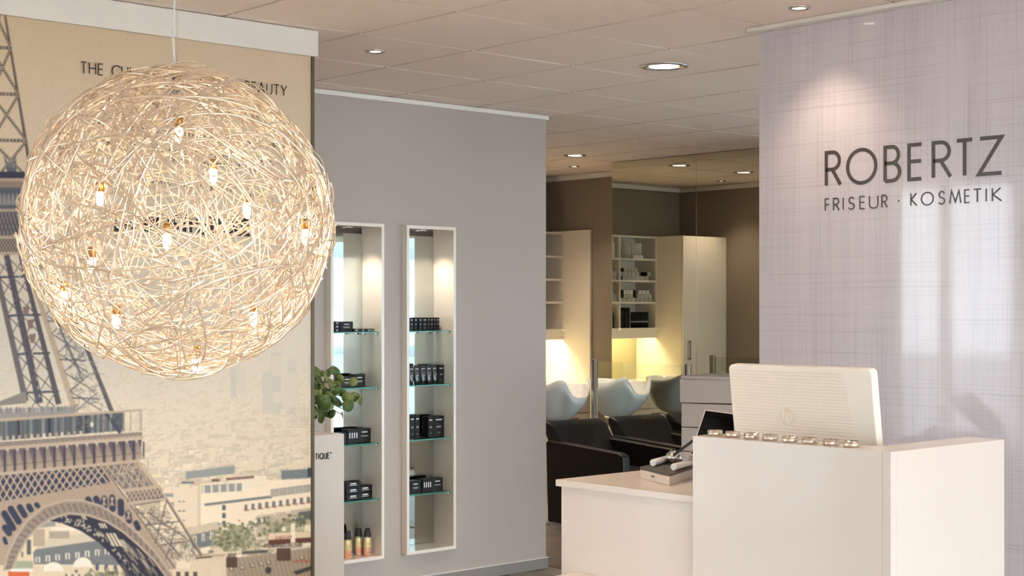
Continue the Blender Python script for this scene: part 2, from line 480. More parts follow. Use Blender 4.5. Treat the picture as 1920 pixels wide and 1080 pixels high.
# --- the print: flat coloured shapes on the panel, laid out in the panel's own plane
class Print:
    """painter's canvas in the panel's plane; becomes one mosaic mesh of flat, non-overlapping coloured tiles"""
    XA, XB, YA, YB, SS = -40, 592, 18, 1090, 1.6       # SS: canvas cells per unit
    def __init__(s): s.ops = []; s.layer = 0
    def poly(s, pts, col): s.ops.append((s.layer, len(s.ops), pts, col))
    def rect(s, x0, y0, x1, y1, col, sk=0.0): s.poly([(x0, y0), (x1, y0 + sk * (x1 - x0)), (x1, y1 + sk * (x1 - x0)), (x0, y1)], col)
    def line(s, x0, y0, x1, y1, w, col, w2=None):
        w2 = w if w2 is None else w2
        dx, dy = x1 - x0, y1 - y0; L = math.hypot(dx, dy) or 1
        nx, ny = -dy / L / 2, dx / L / 2
        s.poly([(x0 + nx * w, y0 + ny * w), (x1 + nx * w2, y1 + ny * w2), (x1 - nx * w2, y1 - ny * w2), (x0 - nx * w, y0 - ny * w)], col)
    def ell(s, cx, cy, rx, ry, col, n=14, a0=0, a1=360):
        s.poly([(cx + rx * math.cos(math.radians(a0 + (a1 - a0) * i / n)), cy - ry * math.sin(math.radians(a0 + (a1 - a0) * i / n))) for i in range(n + (0 if a1 - a0 == 360 else 1))], col)
    def mosaic(s, name):
        W, H = int((s.XB - s.XA) * s.SS) // 2 * 2, int((s.YB - s.YA) * s.SS) // 2 * 2
        img = np.zeros((H, W, 3), np.float32)
        for _, _, pts, col in sorted(s.ops, key=lambda q: (q[0], q[1])):
            xs_ = [(p[0] - s.XA) * s.SS for p in pts]; ys_ = [(p[1] - s.YA) * s.SS for p in pts]
            x0, x1 = max(0, int(math.floor(min(xs_)))), min(W, int(math.ceil(max(xs_))) + 1)
            y0, y1 = max(0, int(math.floor(min(ys_)))), min(H, int(math.ceil(max(ys_))) + 1)
            if x1 <= x0 or y1 <= y0: continue
            gx, gy = np.meshgrid(np.arange(x0, x1) + .5, np.arange(y0, y1) + .5)
            ins = np.zeros(gx.shape, bool); n = len(pts); j = n - 1
            for i in range(n):
                if ys_[i] != ys_[j]:
                    ins ^= ((ys_[i] > gy) != (ys_[j] > gy)) & (gx < (xs_[j] - xs_[i]) * (gy - ys_[i]) / (ys_[j] - ys_[i]) + xs_[i])
                j = i
            sub = img[y0:y1, x0:x1]
            if isinstance(col[0], (int, float)): sub[ins] = col[:3]
            else:       # vertical blend from the first to the last corner colour
                t = ((gy - min(ys_)) / max(1e-6, max(ys_) - min(ys_)))[..., None]
                blend = np.array(col[0][:3]) * (1 - t) + np.array(col[-1][:3]) * t
                sub[ins] = blend[ins]
        # average the oversampled canvas, soften it a little like a blown-up photograph
        img = img.reshape(H // 2, 2, W // 2, 2, 3).mean((1, 3))
        k = np.array([.22, .56, .22], np.float32)
        for ax in (0, 1):
            p = np.pad(img, [(1, 1) if q == ax else (0, 0) for q in range(3)], 'edge')
            n_ = img.shape[ax]
            img = sum(k[i] * np.take(p, range(i, i + n_), ax) for i in range(3))
        rg = np.random.RandomState(2)
        h, w = img.shape[:2]
        img = img * (1 + rg.normal(0, .025, (h, w, 1))).astype(np.float32)
        gx = s.XA + (np.arange(w) + .5) * 2 / s.SS; gy = s.YA + (np.arange(h) + .5) * 2 / s.SS
        gx[0] = s.XA; gx[-1] = s.XB; gy[0] = s.YA; gy[-1] = 1500
        PX, PY = np.meshgrid(gx, gy)
        kx = (PX - CX) / F; t = YM / (sn - cs * kx)
        V = np.stack([np.clip((cs + sn * kx) * t, MXL, MXR), np.full_like(t, YM - .0008), np.clip(EYE + (CY - PY) / F * t, .02, 2.594)], -1).reshape(-1, 3)
        idx = np.arange(h * w).reshape(h, w)
        q = np.stack([idx[:-1, :-1], idx[1:, :-1], idx[1:, 1:], idx[:-1, 1:]], -1).reshape(-1, 4)
        me = bpy.data.meshes.new(name)
        me.vertices.add(len(V)); me.vertices.foreach_set('co', V.astype(np.float32).ravel())
        me.loops.add(q.size); me.loops.foreach_set('vertex_index', q.astype(np.int32).ravel())
        me.polygons.add(len(q)); me.polygons.foreach_set('loop_start', np.arange(0, q.size, 4, dtype=np.int32))
        me.update(calc_edges=True)
        ca = me.color_attributes.new('Col', 'FLOAT_COLOR', 'POINT')
        ca.data.foreach_set('color', np.concatenate([np.clip(img, 0, 1), np.ones((h, w, 1))], -1).astype(np.float32).ravel())
        return me
pr = Print()
def c8(r, g_, b, k=1.0): return (*lin((min(r * k, 255) / 255, min(g_ * k, 255) / 255, min(b * k, 255) / 255)), 1)
def mixc(a, b, t): return tuple(x + (y - x) * t for x, y in zip(a, b))
SK = [(20, c8(214, 192, 162)), (250, c8(222, 203, 176)), (430, c8(222, 208, 186)), (600, c8(216, 208, 194)), (690, c8(214, 206, 192)), (780, c8(222, 209, 188)), (900, c8(226, 209, 182)), (1100, c8(222, 203, 174)), (1500, c8(180, 165, 145))]
for (ya, ca), (yb, cb) in zip(SK, SK[1:]):
    pr.poly([(-300, ya), (590, ya), (590, yb), (-300, yb)], [ca, ca, cb, cb])
# hazy far city
R = random.Random(3)
pr.layer = 1
def haze(y): return min(1, max(0, (y - 690) / 320.0)) ** 1.7
blds = sorted((688 + 400 * R.random() ** 1.15, -60 + 670 * R.random()) for k in range(2300))
for k, (y, x) in enumerate(blds):
    h = haze(y); sz = .45 + 1.25 * h
    w = (5 + 22 * R.random() ** 1.6) * sz; hh = (3 + 8 * R.random()) * sz
    air = mixc(c8(216, 205, 186), c8(226, 208, 178), h)
    face = mixc(air, mixc(c8(246, 232, 206), c8(196, 182, 160), R.random() ** 1.5), .20 + .75 * h)
    side = mixc(air, c8(168, 158, 146), .12 + .5 * h)
    roof = mixc(air, R.choice((c8(128, 132, 134), c8(150, 142, 132), c8(158, 128, 110), c8(206, 196, 178), c8(120, 128, 104))), .10 + .55 * h)
    pr.layer = 1
    sk = -.05 - .05 * R.random()
    pr.rect(x, y, x + w, y + hh, face, sk)
    pr.rect(x - w * .25, y + .6, x, y + hh, side, .1)
    pr.rect(x - w * .2, y - (1 + 2.2 * R.random()) * sz, x + w, y + .4 * sz, roof, sk)
    if R.random() < .75:
        nw = int(w // (2.6 * sz)); nr = max(1, int(hh // (3.2 * sz)))
        wc = mixc(face, c8(98, 104, 112), .12 + .5 * h)
        for r_ in range(nr):
            for q in range(nw):
                if R.random() < .8: pr.rect(x + (.7 + q * 2.6) * sz, y + (1 + r_ * 3.0) * sz + sk * q * 2.6 * sz, x + (1.9 + q * 2.6) * sz, y + (2.6 + r_ * 3.0) * sz + sk * q * 2.6 * sz, wc)
    if R.random() < .12: pr.ell(x + w * R.random(), y + hh, 4 * sz, 2.6 * sz, mixc(air, c8(120, 124, 92), .1 + .5 * h), 8)
for k in range(14):     # misty towers on the right
    x = 420 + 160 * R.random(); y = 660 + 70 * R.random()
    pr.layer = 6; pr.rect(x, y, x + 12 + 30 * R.random(), y + 30 + 50 * R.random(), mixc(c8(216, 206, 189), c8(196, 192, 182), R.random() * .7))
pr.layer = 7
for r_ in range(8):
    for q in range(9): pr.rect(545 + q * 4, 764 + r_ * 5, 547 + q * 4, 767 + r_ * 5, c8(184, 178, 166))
# mid-ground white blocks
W1, W2, GB, DK = c8(240, 224, 198), c8(228, 211, 186), c8(128, 138, 142), c8(72, 80, 92)
pr.layer = 8
pr.rect(348, 884, 440, 899, c8(150, 155, 152), -.12)
pr.rect(527, 882, 580, 902, c8(122, 130, 134), -.06)
pr.rect(576, 877, 586, 895, c8(70, 72, 78))
pr.rect(300, 915, 372, 990, W2, -.03); pr.rect(370, 908, 386, 985, c8(214, 198, 174)); pr.rect(376, 907, 590, 1000, W1, -.05)
pr.rect(430, 895, 500, 915, c8(236, 222, 198), -.05)
pr.layer = 9
pr.rect(378, 910, 453, 925, c8(150, 154, 152), -.06)
for q in range(5): pr.rect(380 + q * 15, 911 - q, 383 + q * 15, 925 - q, W1)
pr.rect(383, 944, 510, 949, c8(120, 124, 126), -.12); pr.rect(506, 918, 590, 932, c8(128, 130, 130), -.13)
pr.rect(506, 935, 590, 941, W1, -.08)
for q in range(28): pr.rect(506 + q * 3, 919 - q * .38, 507.2 + q * 3, 931 - q * .38, c8(226, 212, 190))
for q in range(10): 
    pr.rect(458 + q * 13, 946 - q * 1.6, 464 + q * 13, 957 - q * 1.6, c8(118, 120, 120)); pr.rect(457 + q * 13, 955 - q * 1.6, 467 + q * 13, 958 - q * 1.6, c8(158, 112, 96))
for q in range(2):
    for r_ in range(3): pr.rect(334 + q * 8, 939 + r_ * 18, 339 + q * 8, 941 + r_ * 18, DK)
for r_ in range(3): pr.rect(416, 947 + r_ * 15, 423, 957 + r_ * 15, c8(92, 104, 112))
pr.rect(303, 925, 325, 932, c8(150, 152, 150)); pr.rect(318, 942, 326, 950, c8(160, 158, 152))
pr.rect(340, 903, 364, 907, c8(110, 114, 118)); pr.rect(396, 898, 412, 903, c8(120, 90, 82)); pr.rect(424, 896, 476, 901, c8(134, 104, 96), -.08)
# slate roof block left of trees
pr.poly([(345, 992), (404, 978), (420, 984), (404, 1022), (360, 1030)], c8(206, 190, 166)); pr.poly([(352, 1004), (404, 994), (404, 1022), (362, 1030)], c8(120, 124, 126))
pr.layer = 10
for q in range(3): pr.rect(362 + q * 16, 1004 - q * 3, 368 + q * 16, 1018 - q * 3, c8(224, 214, 196)); pr.rect(364 + q * 16, 1006 - q * 3, 366 + q * 16, 1018 - q * 3, c8(88, 94, 104))
# mansard houses
pr.poly([(470, 985), (480, 968), (590, 950), (590, 985), (520, 1000), (470, 1005)], c8(196, 180, 158)); 
pr.layer = 11
pr.poly([(474, 985), (482, 972), (506, 968), (504, 980)], c8(108, 108, 108)); pr.poly([(552, 980), (560, 960), (588, 956), (588, 976)], c8(104, 104, 104))
for q in range(3): pr.rect(477 + q * 11, 974 - q * 1.5, 482 + q * 11, 981 - q * 1.5, c8(238, 230, 214))
pr.rect(473, 990, 480, 1002, c8(226, 216, 198))
for q in range(3): pr.poly([(482 + q * 26, 966 - q * 3), (496 + q * 26, 960 - q * 3), (490 + q * 26, 970 - q * 3)], c8(224, 208, 184))
# trees
for k in range(420):
    u = R.random()
    if u < .6: x, y = R.gauss(440, 20), R.gauss(1008, 13)
    else: x, y = R.gauss(530, 22), R.gauss(990, 10)
    if y > 1040 or x > 585: continue
    pr.layer = 12 + k % 3
    pr.ell(x, y, 2 + 4 * R.random(), 1.5 + 3.5 * R.random(), mixc(c8(96, 104, 78), c8(176, 170, 138), R.random()), 7)
# foreground roofs bottom right
pr.layer = 15
pr.poly([(418, 1060), (440, 1046), (520, 1036), (590, 1024), (590, 1300), (400, 1300)], c8(168, 152, 132))
pr.poly([(330, 1060), (345, 1046), (425, 1046), (420, 1300), (300, 1300)], c8(220, 204, 178)); pr.rect(331, 1052, 356, 1066, c8(232, 216, 190)); pr.rect(310, 1068, 378, 1300, c8(224, 206, 178))
pr.layer = 16
for q in range(22):
    x = 432 + q * 8
    if x < 588: pr.line(x, 1052 - q * 1.2, x + 14, 1090, 1.0, c8(120, 106, 92))
for x, y in ((428, 1065), (448, 1062), (468, 1058), (484, 1055), (498, 1052), (560, 1043)):
    pr.poly([(x, y), (x + 7, y - 2), (x + 11, y + 5), (x + 4, y + 7)], c8(70, 68, 70)); pr.poly([(x + 2, y), (x + 6, y - 1), (x + 9, y + 4), (x + 5, y + 5)], c8(208, 196, 178))
pr.rect(504, 1000, 586, 1012, c8(226, 206, 176), -.04); pr.rect(504, 1012, 586, 1022, c8(104, 66, 58), -.06); pr.rect(545, 982, 553, 1024, c8(240, 226, 204)); pr.rect(571, 984, 584, 996, c8(238, 222, 198))
pr.rect(424, 1044, 445, 1064, c8(92, 74, 66)); pr.rect(518, 1028, 545, 1052, c8(96, 72, 62)); pr.rect(453, 1034, 502, 1040, c8(96, 94, 88), -.08)
for q in range(30): pr.rect(490 + q * 2.6, 1024 - q * .15 - 5 * R.random(), 491.4 + q * 2.6, 1028 - q * .15, c8(60, 44, 42))
for q in range(8): pr.rect(516 + q * 4, 1006 - q * .3, 518 + q * 4, 1011 - q * .3, c8(150, 66, 50)); pr.rect(550 + q * 4, 1050, 552 + q * 4, 1055, c8(176, 74, 52)); pr.rect(426 + q * 2, 1038, 427.2 + q * 2, 1044, c8(60, 44, 42))
pr.ell(406, 1072, 11, 12, c8(226, 208, 182)); pr.ell(503, 1069, 6, 7, c8(70, 70, 76)); pr.ell(532, 992, 4, 5, c8(232, 220, 200))
pr.poly([(548, 1072), (586, 1060), (586, 1068), (556, 1078)], c8(74, 70, 70))
for q in range(4): pr.rect(314 + q * 16, 1072, 322 + q * 16, 1100, c8(96, 84, 82))
pr.line(365, 1047, 397, 1044, 3, c8(80, 58, 54))
# streets and mansion row seen through the arch
pr.layer = 17
pr.poly([(60, 1020), (95, 980), (190, 962), (260, 1040), (300, 1300), (-300, 1300), (-300, 1050), (20, 1050)], c8(218, 201, 174))
pr.layer = 18
pr.poly([(62, 1036), (72, 1024), (190, 1005), (205, 1026), (210, 1036), (64, 1056)], c8(118, 121, 122)); pr.poly([(66, 1030), (84, 1012), (180, 996), (192, 1010)], c8(202, 190, 170)); pr.rect(62, 992, 84, 1022, c8(176, 158, 138))
pr.rect(84, 998, 120, 1012, c8(150, 140, 128)); pr.rect(70, 980, 102, 990, c8(140, 144, 144), -.1)
pr.layer = 19
for q in range(7): pr.rect(67 + q * 19, 1043 - q * 2.2, 75 + q * 19, 1055 - q * 2.2, c8(226, 216, 198)); pr.rect(69 + q * 19, 1044 - q * 2.2, 73 + q * 19, 1055 - q * 2.2, c8(92, 98, 106))
pr.ell(100, 1070, 19, 17, c8(232, 222, 206), a0=0, a1=180); pr.ell(155, 1063, 18, 18, c8(234, 224, 208), a0=0, a1=180); pr.rect(60, 1070, 230, 1130, c8(214, 198, 172))
pr.layer = 20
for q in range(5): pr.ell(182 + q * 16, 1062 + q, 4, 7, c8(92, 96, 104)); pr.rect(122 + q * 11, 1074, 126 + q * 11, 1084, c8(120, 116, 112))
pr.rect(15, 1072, 55, 1100, c8(206, 104, 62)); pr.rect(8, 1056, 60, 1068, c8(152, 160, 134)); pr.ell(16, 1064, 4, 4, c8(58, 84, 130))
for k in range(90): pr.ell(R.gauss(195, 22), R.gauss(1078, 6), 2 + 3 * R.random(), 2 + 3 * R.random(), mixc(c8(90, 94, 78), c8(168, 160, 134), R.random()), 6)

# --- iron tower
IR, IRL, IRD, NAVY, BLU = c8(150, 134, 120), c8(186, 166, 146), c8(96, 88, 86), c8(58, 62, 82), c8(92, 98, 112)
pr.layer = 24
def brace(x0, y0, x1, y1, w, col, col2=None):
    pr.line(x0, y0, x1, y1, w, col)
    if col2:
        L = math.hypot(x1 - x0, y1 - y0); n = int(L / (w * 1.1))
        pr.layer += 1
        for i in range(n):
            t = (i + .3) / n; u = (i + .7) / n
            pr.line(x0 + (x1 - x0) * t, y0 + (y1 - y0) * t, x0 + (x1 - x0) * u, y0 + (y1 - y0) * u, w * .45, col2)
        pr.layer -= 1
SKYC = c8(214, 196, 168)
# upper shaft, right edge
def shaft(y): return 9 + (y - 26) * (43 / 262.0)
pr.line(shaft(20), 20, shaft(345), 345, 4.5, IRD, 6.5); pr.layer += 1; pr.line(shaft(20) + 2.2, 20, shaft(345) + 3, 345, 1.6, IRL, 2); pr.layer -= 1
YS = [4, 90, 177, 264, 345]
for a, b in zip(YS, YS[1:]):
    brace(shaft(b), b, -40, b - 2, 6, IRD, SKYC)
    xm, ym = shaft(a) * .5 - 8, (a + b) / 2
    brace(shaft(a), a + 2, -20, b + 6, 5, IRD, SKYC); brace(-22, a - 6, shaft(b), b - 2, 5, IRD, SKYC)
for q in range(9): pr.line(8 + q * 2.6, 290 + 20 * R.random(), 14 + q * 2, 322, 2.2, BLU)
# second platform
pr.layer = 27
pr.poly([(-300, 318), (46, 322), (50, 336), (-300, 336)], NAVY); pr.rect(-300, 334, 44, 340, IRL); pr.rect(-300, 340, 42, 352, IR)
pr.poly([(-300, 352), (40, 352), (34, 396), (-300, 396)], BLU); pr.rect(-300, 392, 34, 397, IRL); pr.poly([(-300, 397), (40, 397), (42, 444), (-300, 444)], c8(96, 96, 104)); pr.rect(-300, 442, 46, 448, IRL); pr.rect(-300, 448, 48, 472, NAVY); pr.rect(-300, 472, 50, 478, IRL)
pr.layer = 28
for q in range(10):
    pr.line(q * 6 - 10, 448, q * 6 + 4, 472, 1.3, IRL); pr.line(q * 6 + 4, 448, q * 6 - 10, 472, 1.3, IRL)
    pr.ell(4 + q * 8 - 20, 384, 3.4, 22, c8(150, 148, 146), 10, 0, 180)
    pr.line(q * 7 - 12, 398, q * 7 + 2, 442, 1.6, c8(170, 160, 150)); pr.line(q * 7 + 2, 398, q * 7 - 12, 442, 1.4, c8(60, 62, 72))
# legs between the platforms
pr.layer = 29
def leg(xa, ya, xb, yb, w0, w1, col): pr.line(xa, ya, xb, yb, w0, col, w1)
leg(-14, 478, 48, 752, 9, 12, c8(112, 106, 108)); leg(12, 478, 74, 756, 11, 14, c8(88, 86, 94)); leg(38, 478, 110, 758, 8, 11, c8(92, 89, 95)); 
leg(46, 478, 142, 775, 8, 12, IRL)
leg(92, 478, 212, 778, 6, 9, c8(98, 95, 98)); leg(60, 500, 150, 700, 4, 5, c8(120, 116, 118))
pr.layer = 30
for q in range(8):
    ya = 484 + q * 36; xo = (ya - 478) * .235; xi = (ya - 478) * .32
    for (a, b) in ((-12 + xo, 14 + xo), (14 + xo, 42 + xo), (52 + xi, 90 + xi * 1.12)):
        pr.line(a, ya, b + 8, ya + 34, 2.2, c8(98, 95, 98)); pr.line(b, ya, a + 8, ya + 34, 2.2, c8(104, 102, 110))
    if q % 2: pr.line(-12 + xo, ya, 50 + xo, ya - 2, 4.5, c8(84, 86, 98)); pr.line(52 + xi, ya + 10, 94 + xi * 1.12, ya + 12, 3, c8(104, 102, 108))
for k in range(130):
    y = 600 + 165 * R.random(); x0 = 104 + (y - 600) * .26; x = x0 + (40 + (y - 600) * .12) * R.random()
    a = R.random() * PI; pr.line(x, y, x + 14 * math.cos(a), y + 14 * math.sin(a), 1.2, mixc(c8(88, 90, 102), c8(150, 144, 138), R.random()))
for k in range(16):
    t = k / 15.; pr.rect(33 + 40 * t, 500 + 240 * t, 35 + 40 * t, 505 + 240 * t, c8(196, 184, 168))
for (x, y) in ((42, 575), (50, 600), (54, 627)): pr.poly([(x, y), (x + 13, y - 2), (x + 11, y + 16), (x + 3, y + 16)], c8(140, 116, 110))
pr.poly([(-300, 756), (-20, 760), (48, 733), (50, 756), (-300, 790)], c8(140, 134, 128))
# first platform: roofs, gallery
pr.layer = 33
pr.poly([(-300, 775), (138, 762), (138, 776), (-300, 810)], c8(150, 148, 144))
for q in range(34): pr.rect(-60 + q * 6, 764 - q * .1, -57.6 + q * 6, 775 - q * .1, mixc(c8(196, 190, 180), c8(90, 96, 106), R.random()))
def pt(x): return 785 - 18.0 * (x / 266.0)       # top beam line
pr.poly([(-300, pt(-300)), (230, pt(230)), (230, pt(230) + 38), (-300, pt(-300) + 46)], c8(92, 96, 102))
pr.layer = 34
for q in range(26):
    x = -60 + q * 11.5
    if x < 215: pr.poly([(x, pt(x) + 2), (x + 5.5, pt(x) + 2), (x + 5.5, pt(x) + 38), (x, pt(x) + 38)], mixc(c8(142, 148, 146), c8(62, 64, 74), R.random()))
    if -20 < x < 150: pr.rect(x + 2, pt(x) + 33, x + 7, pt(x) + 41, mixc(c8(226, 214, 196), c8(150, 130, 118), R.random()))
for k in range(60):
    x = 145 + 80 * R.random(); a = R.random() * PI; y = pt(x) + 8 + 26 * R.random(); pr.line(x, y, x + 10 * math.cos(a), y + 8 * math.sin(a), 1.4, mixc(c8(48, 54, 70), c8(150, 150, 150), R.random() * .7))
pr.line(196, 772, 226, 812, 7, c8(78, 80, 92))
pr.ell(172, 796, 3, 5, c8(220, 214, 202))
pr.layer = 36
pr.poly([(-300, pt(-300)), (266, 766.5), (266, 770.5), (-300, pt(-300) + 8)], IRL)
for x in (2, 38, 78, 118, 156, 192, 206, 230, 232, 244, 261, 264): pr.rect(x, pt(x) + 4, x + 1.6, pt(x) + 40, c8(150, 140, 130))
pb = lambda x: 829 - 19.0 * (x / 266.0)
pr.poly([(-300, pb(-300)), (266, 810), (266, 817), (-300, pb(-300) + 10)], c8(128, 116, 112)); pr.poly([(-300, pb(-300) + 10), (269, 817), (268, 822), (-300, pb(-300) + 15)], IRL)
pr.layer = 37
for q in range(70):
    x = -60 + q * 4.7
    if x < 264: pr.rect(x, pb(x) + 2, x + 2.6, pb(x) + 6.5, c8(160, 148, 138))
# bracket frieze
bt = lambda x: pb(x) + 14; bb = lambda x: 888 - 25.0 * (x / 262.0)
pr.layer = 38
pr.poly([(-300, bt(-300)), (266, bt(266)), (262, bb(262)), (-300, bb(-300))], [c8(88, 82, 92), c8(88, 82, 92), c8(150, 132, 120), c8(150, 132, 120)])
pr.layer = 39
for q in range(20):
    x = -100 + q * 18.6
    if x > 258: break
    pr.poly([(x, bt(x) + 1), (x + 5, bt(x) + 1), (x + 13, bb(x) - 14), (x + 13, bb(x) - 2), (x + 1, bb(x) - 2), (x + 1, bb(x) - 14)], [c8(130, 120, 118)] * 2 + [c8(176, 156, 136)] * 4)
    pr.poly([(x + 14, bt(x) + 3), (x + 17, bt(x) + 3), (x + 17, bb(x) - 3), (x + 14.5, bb(x) - 3)], c8(62, 60, 76))
    pr.ell(x + 2.5, bt(x) + 2, 2.6, 3, c8(190, 174, 158), 8)
pr.layer = 40
pr.poly([(-300, bb(-300) - 16), (262, bb(262) - 14), (262, bb(262) - 13), (-300, bb(-300) - 15)], c8(76, 72, 82))
pr.poly([(-300, bb(-300) - 2), (262, bb(262) - 2), (262, bb(262) + 4), (-300, bb(-300) + 4)], IRL)
# big lattice girder
lt = lambda x: bb(x) + 4; lb = lambda x: 941 - 36.0 * (x / 216.0)
pr.layer = 41
pr.poly([(-300, lt(-300)), (192, lt(192)), (216, 905), (-300, lb(-300))], NAVY)
pr.poly([(190, lt(190)), (262, lt(262)), (292, 912), (232, 920)], c8(120, 112, 108))
pr.layer = 42
for q in range(40): 
    x = -80 + 290 * R.random(); y = lt(x) + (lb(x) - lt(x)) * R.random(); pr.rect(x, y, x + 1.6, y + 2.4, c8(150, 152, 156))
for k in range(70):
    x = 200 + 80 * R.random(); y = 868 + 46 * R.random(); a = R.random() * PI
    if x - 205 > (y - 860) * .5 - 4 and x < 256 + (y - 866) * .7: pr.line(x, y, x + 9 * math.cos(a), y + 9 * math.sin(a), 1.4, mixc(c8(60, 60, 72), c8(220, 205, 182), R.random()))
pr.layer = 43
for q in range(30):
    x = -100 + q * 13.2
    for dx in (27, -27):
        x1 = x + dx
        if min(x, x1) > -90 and max(x, x1 * 1.0) < 205: pr.line(x, lt(x), x1, lb(x1), 2.6, IRL)
for q in range(6):
    x = 200 + q * 13
    pr.line(x, lt(x), x + 32, 912, 2.2, IRL); pr.line(x + 14, lt(x), x + 4, 914, 2.0, IRL)
# girder bottom chord, spandrel plate
pr.layer = 44
pr.poly([(-300, lb(-300)), (216, 903), (228, 920), (330, 1060), (312, 1070), (0, 1060), (-300, 1060)], c8(172, 152, 134))
ARC = dict(cx=118, cy=1098, rx=182, ry=158)
def ap(a, k, dx=0.0): return (122 + (200 * k) * math.cos(a) + 10 * math.cos(a), 1102 - (168 * k) * math.sin(a) - 6 * math.sin(a) + 0)
# openings under the chord
pr.layer = 45
for (xa, ya, xb, yb, w) in ((8, 963, 24, 990, 13), (20, 954, 35, 978, 12.5), (37, 951, 46, 966, 12), (54, 949, 58, 956, 11), (68, 946, 71, 949, 9), (9, 989, 17, 1000, 12), (8, 1010, 11, 1018, 8), (165, 936, 168, 941, 11), (180, 935, 184, 944, 12), (195, 935, 196, 948, 12.5), (210, 933, 211, 954, 12.5), (226, 941, 227, 962, 12.5), (240, 962, 242, 976, 12), (255, 981, 259, 990, 11)):
    pr.line(xa, ya, xb, yb, w, NAVY); pr.ell(xa, ya, w / 2, w / 2, NAVY); pr.ell(xb, yb, w / 2, w / 2, NAVY)
pr.layer = 46
for (x, y) in ((195, 940), (210, 940), (241, 966)):
    for q in range(5): pr.line(x - 4 + 2 * q, y - 8, x + 4 - 2 * q, y + 8, .9, IRL)
# view through the arch: repaint city inside the intrados, then the dark soffit
IN = [(24, 1066), (34, 1040), (50, 1012), (72, 988), (98, 971), (130, 963), (165, 966), (200, 978), (232, 998), (262, 1024), (290, 1052), (318, 1090)]
OUT = [(6, 1070), (14, 1040), (30, 1006), (52, 975), (82, 951), (118, 939), (152, 938), (188, 948), (224, 970), (256, 998), (290, 1034), (330, 1090)]
pr.layer = 47
pr.poly([(24, 1066), (34, 1040), (50, 1012), (72, 988), (98, 971), (130, 963), (165, 966), (200, 978), (232, 998), (262, 1024), (290, 1052), (318, 1090), (318, 1300), (10, 1300)], c8(222, 205, 178))
pr.layer = 48
pr.poly([(62, 1036), (72, 1024), (186, 1003), (205, 1026), (240, 1060), (64, 1058)], c8(118, 121, 122)); pr.poly([(66, 1030), (84, 1012), (150, 1000), (192, 1012)], c8(206, 193, 172)); pr.rect(62, 992, 84, 1024, c8(178, 160, 140))
pr.rect(92, 996, 130, 1010, c8(170, 158, 142)); pr.rect(70, 980, 104, 990, c8(150, 150, 146), -.1); pr.rect(96, 988, 150, 995, c8(232, 220, 198)); pr.poly([(34, 1040), (46, 1022), (56, 1030), (58, 1056), (34, 1060)], c8(218, 200, 170))
pr.rect(50, 1012, 58, 1040, c8(96, 98, 98))
pr.layer = 49
for q in range(8): pr.rect(67 + q * 18.5, 1044 - q * 2.2, 75 + q * 18.5, 1055 - q * 2.2, c8(228, 218, 200)); pr.rect(69.5 + q * 18.5, 1045 - q * 2.2, 72.5 + q * 18.5, 1055 - q * 2.2, c8(92, 98, 106))
pr.rect(40, 1034, 43, 1044, c8(92, 96, 100)); pr.rect(60, 1062, 250, 1140, c8(216, 198, 170)); pr.ell(100, 1071, 19, 17, c8(232, 222, 206), 14, 0, 180); pr.ell(155, 1063, 18, 18, c8(234, 224, 208), 14, 0, 180)
pr.rect(8, 1052, 62, 1066, c8(160, 164, 140)); pr.rect(15, 1071, 55, 1120, c8(206, 104, 62)); pr.rect(20, 1066, 62, 1072, c8(226, 222, 214)); pr.ell(16, 1064, 4, 4, c8(58, 84, 130))
pr.layer = 50
for q in range(4): pr.ell(182 + q * 17, 1063 + q * 2, 4, 8, c8(96, 100, 108)); pr.rect(122 + q * 12, 1076, 126 + q * 12, 1090, c8(110, 108, 106))
for k in range(90): pr.ell(R.gauss(198, 20), R.gauss(1079, 5), 2 + 3 * R.random(), 2 + 3 * R.random(), mixc(c8(90, 94, 78), c8(168, 160, 134), R.random()), 6)
pr.layer = 51
pr.poly([(92, 976), (130, 963), (165, 966), (200, 978), (232, 998), (262, 1024), (290, 1052), (318, 1090), (318, 1300), (240, 1300), (236, 1076), (214, 1046), (186, 1018), (150, 995), (118, 982)], c8(54, 54, 68))
pr.layer = 52
for (x, y, w, h) in ((184, 981, 14, 9), (198, 1000, 20, 24), (152, 967, 8, 7), (222, 1012, 10, 22)):
    for q in range(3): pr.poly([(x + q * w / 3, y), (x + q * w / 3 + w / 4.5, y), (x + q * w / 3 + w / 4.5 + h * .55, y + h), (x + q * w / 3 + h * .55, y + h)], c8(206, 192, 168))
for k in range(80):
    t = R.random(); x = 112 + 130 * t; y = 972 + 90 * t * t + 14 * R.random() - 6
    pr.rect(x, y, x + 2, y + 3, c8(196, 184, 164))
for k in range(60):
    x = 226 + 60 * R.random(); y = 1012 + 60 * R.random()
    if y > 1000 + (x - 220) * .75: pr.line(x, y, x + 12, y + 16, 1.6, mixc(c8(54, 54, 66), c8(190, 176, 156), R.random()))
pr.layer = 53
for k in range(len(IN) - 1):
    pr.poly([OUT[k], OUT[k + 1], IN[k + 1], IN[k]], c8(150, 136, 124))
pr.layer = 54
for k in range(len(IN) - 1):
    for q in range(3):
        t = (q + .5) / 3
        o_ = mixc(OUT[k], OUT[k + 1], t); i_ = mixc(IN[k], IN[k + 1], t)
        pr.line(*mixc(o_, i_, .25), *mixc(o_, i_, .75), 3.6, c8(74, 70, 78)); pr.line(*mixc(o_, i_, .3), *mixc(o_, i_, .7), 1.0, IRL)
    pr.line(*OUT[k], *OUT[k + 1], 3.4, IRL); pr.line(*IN[k], *IN[k + 1], 3.4, IRL)
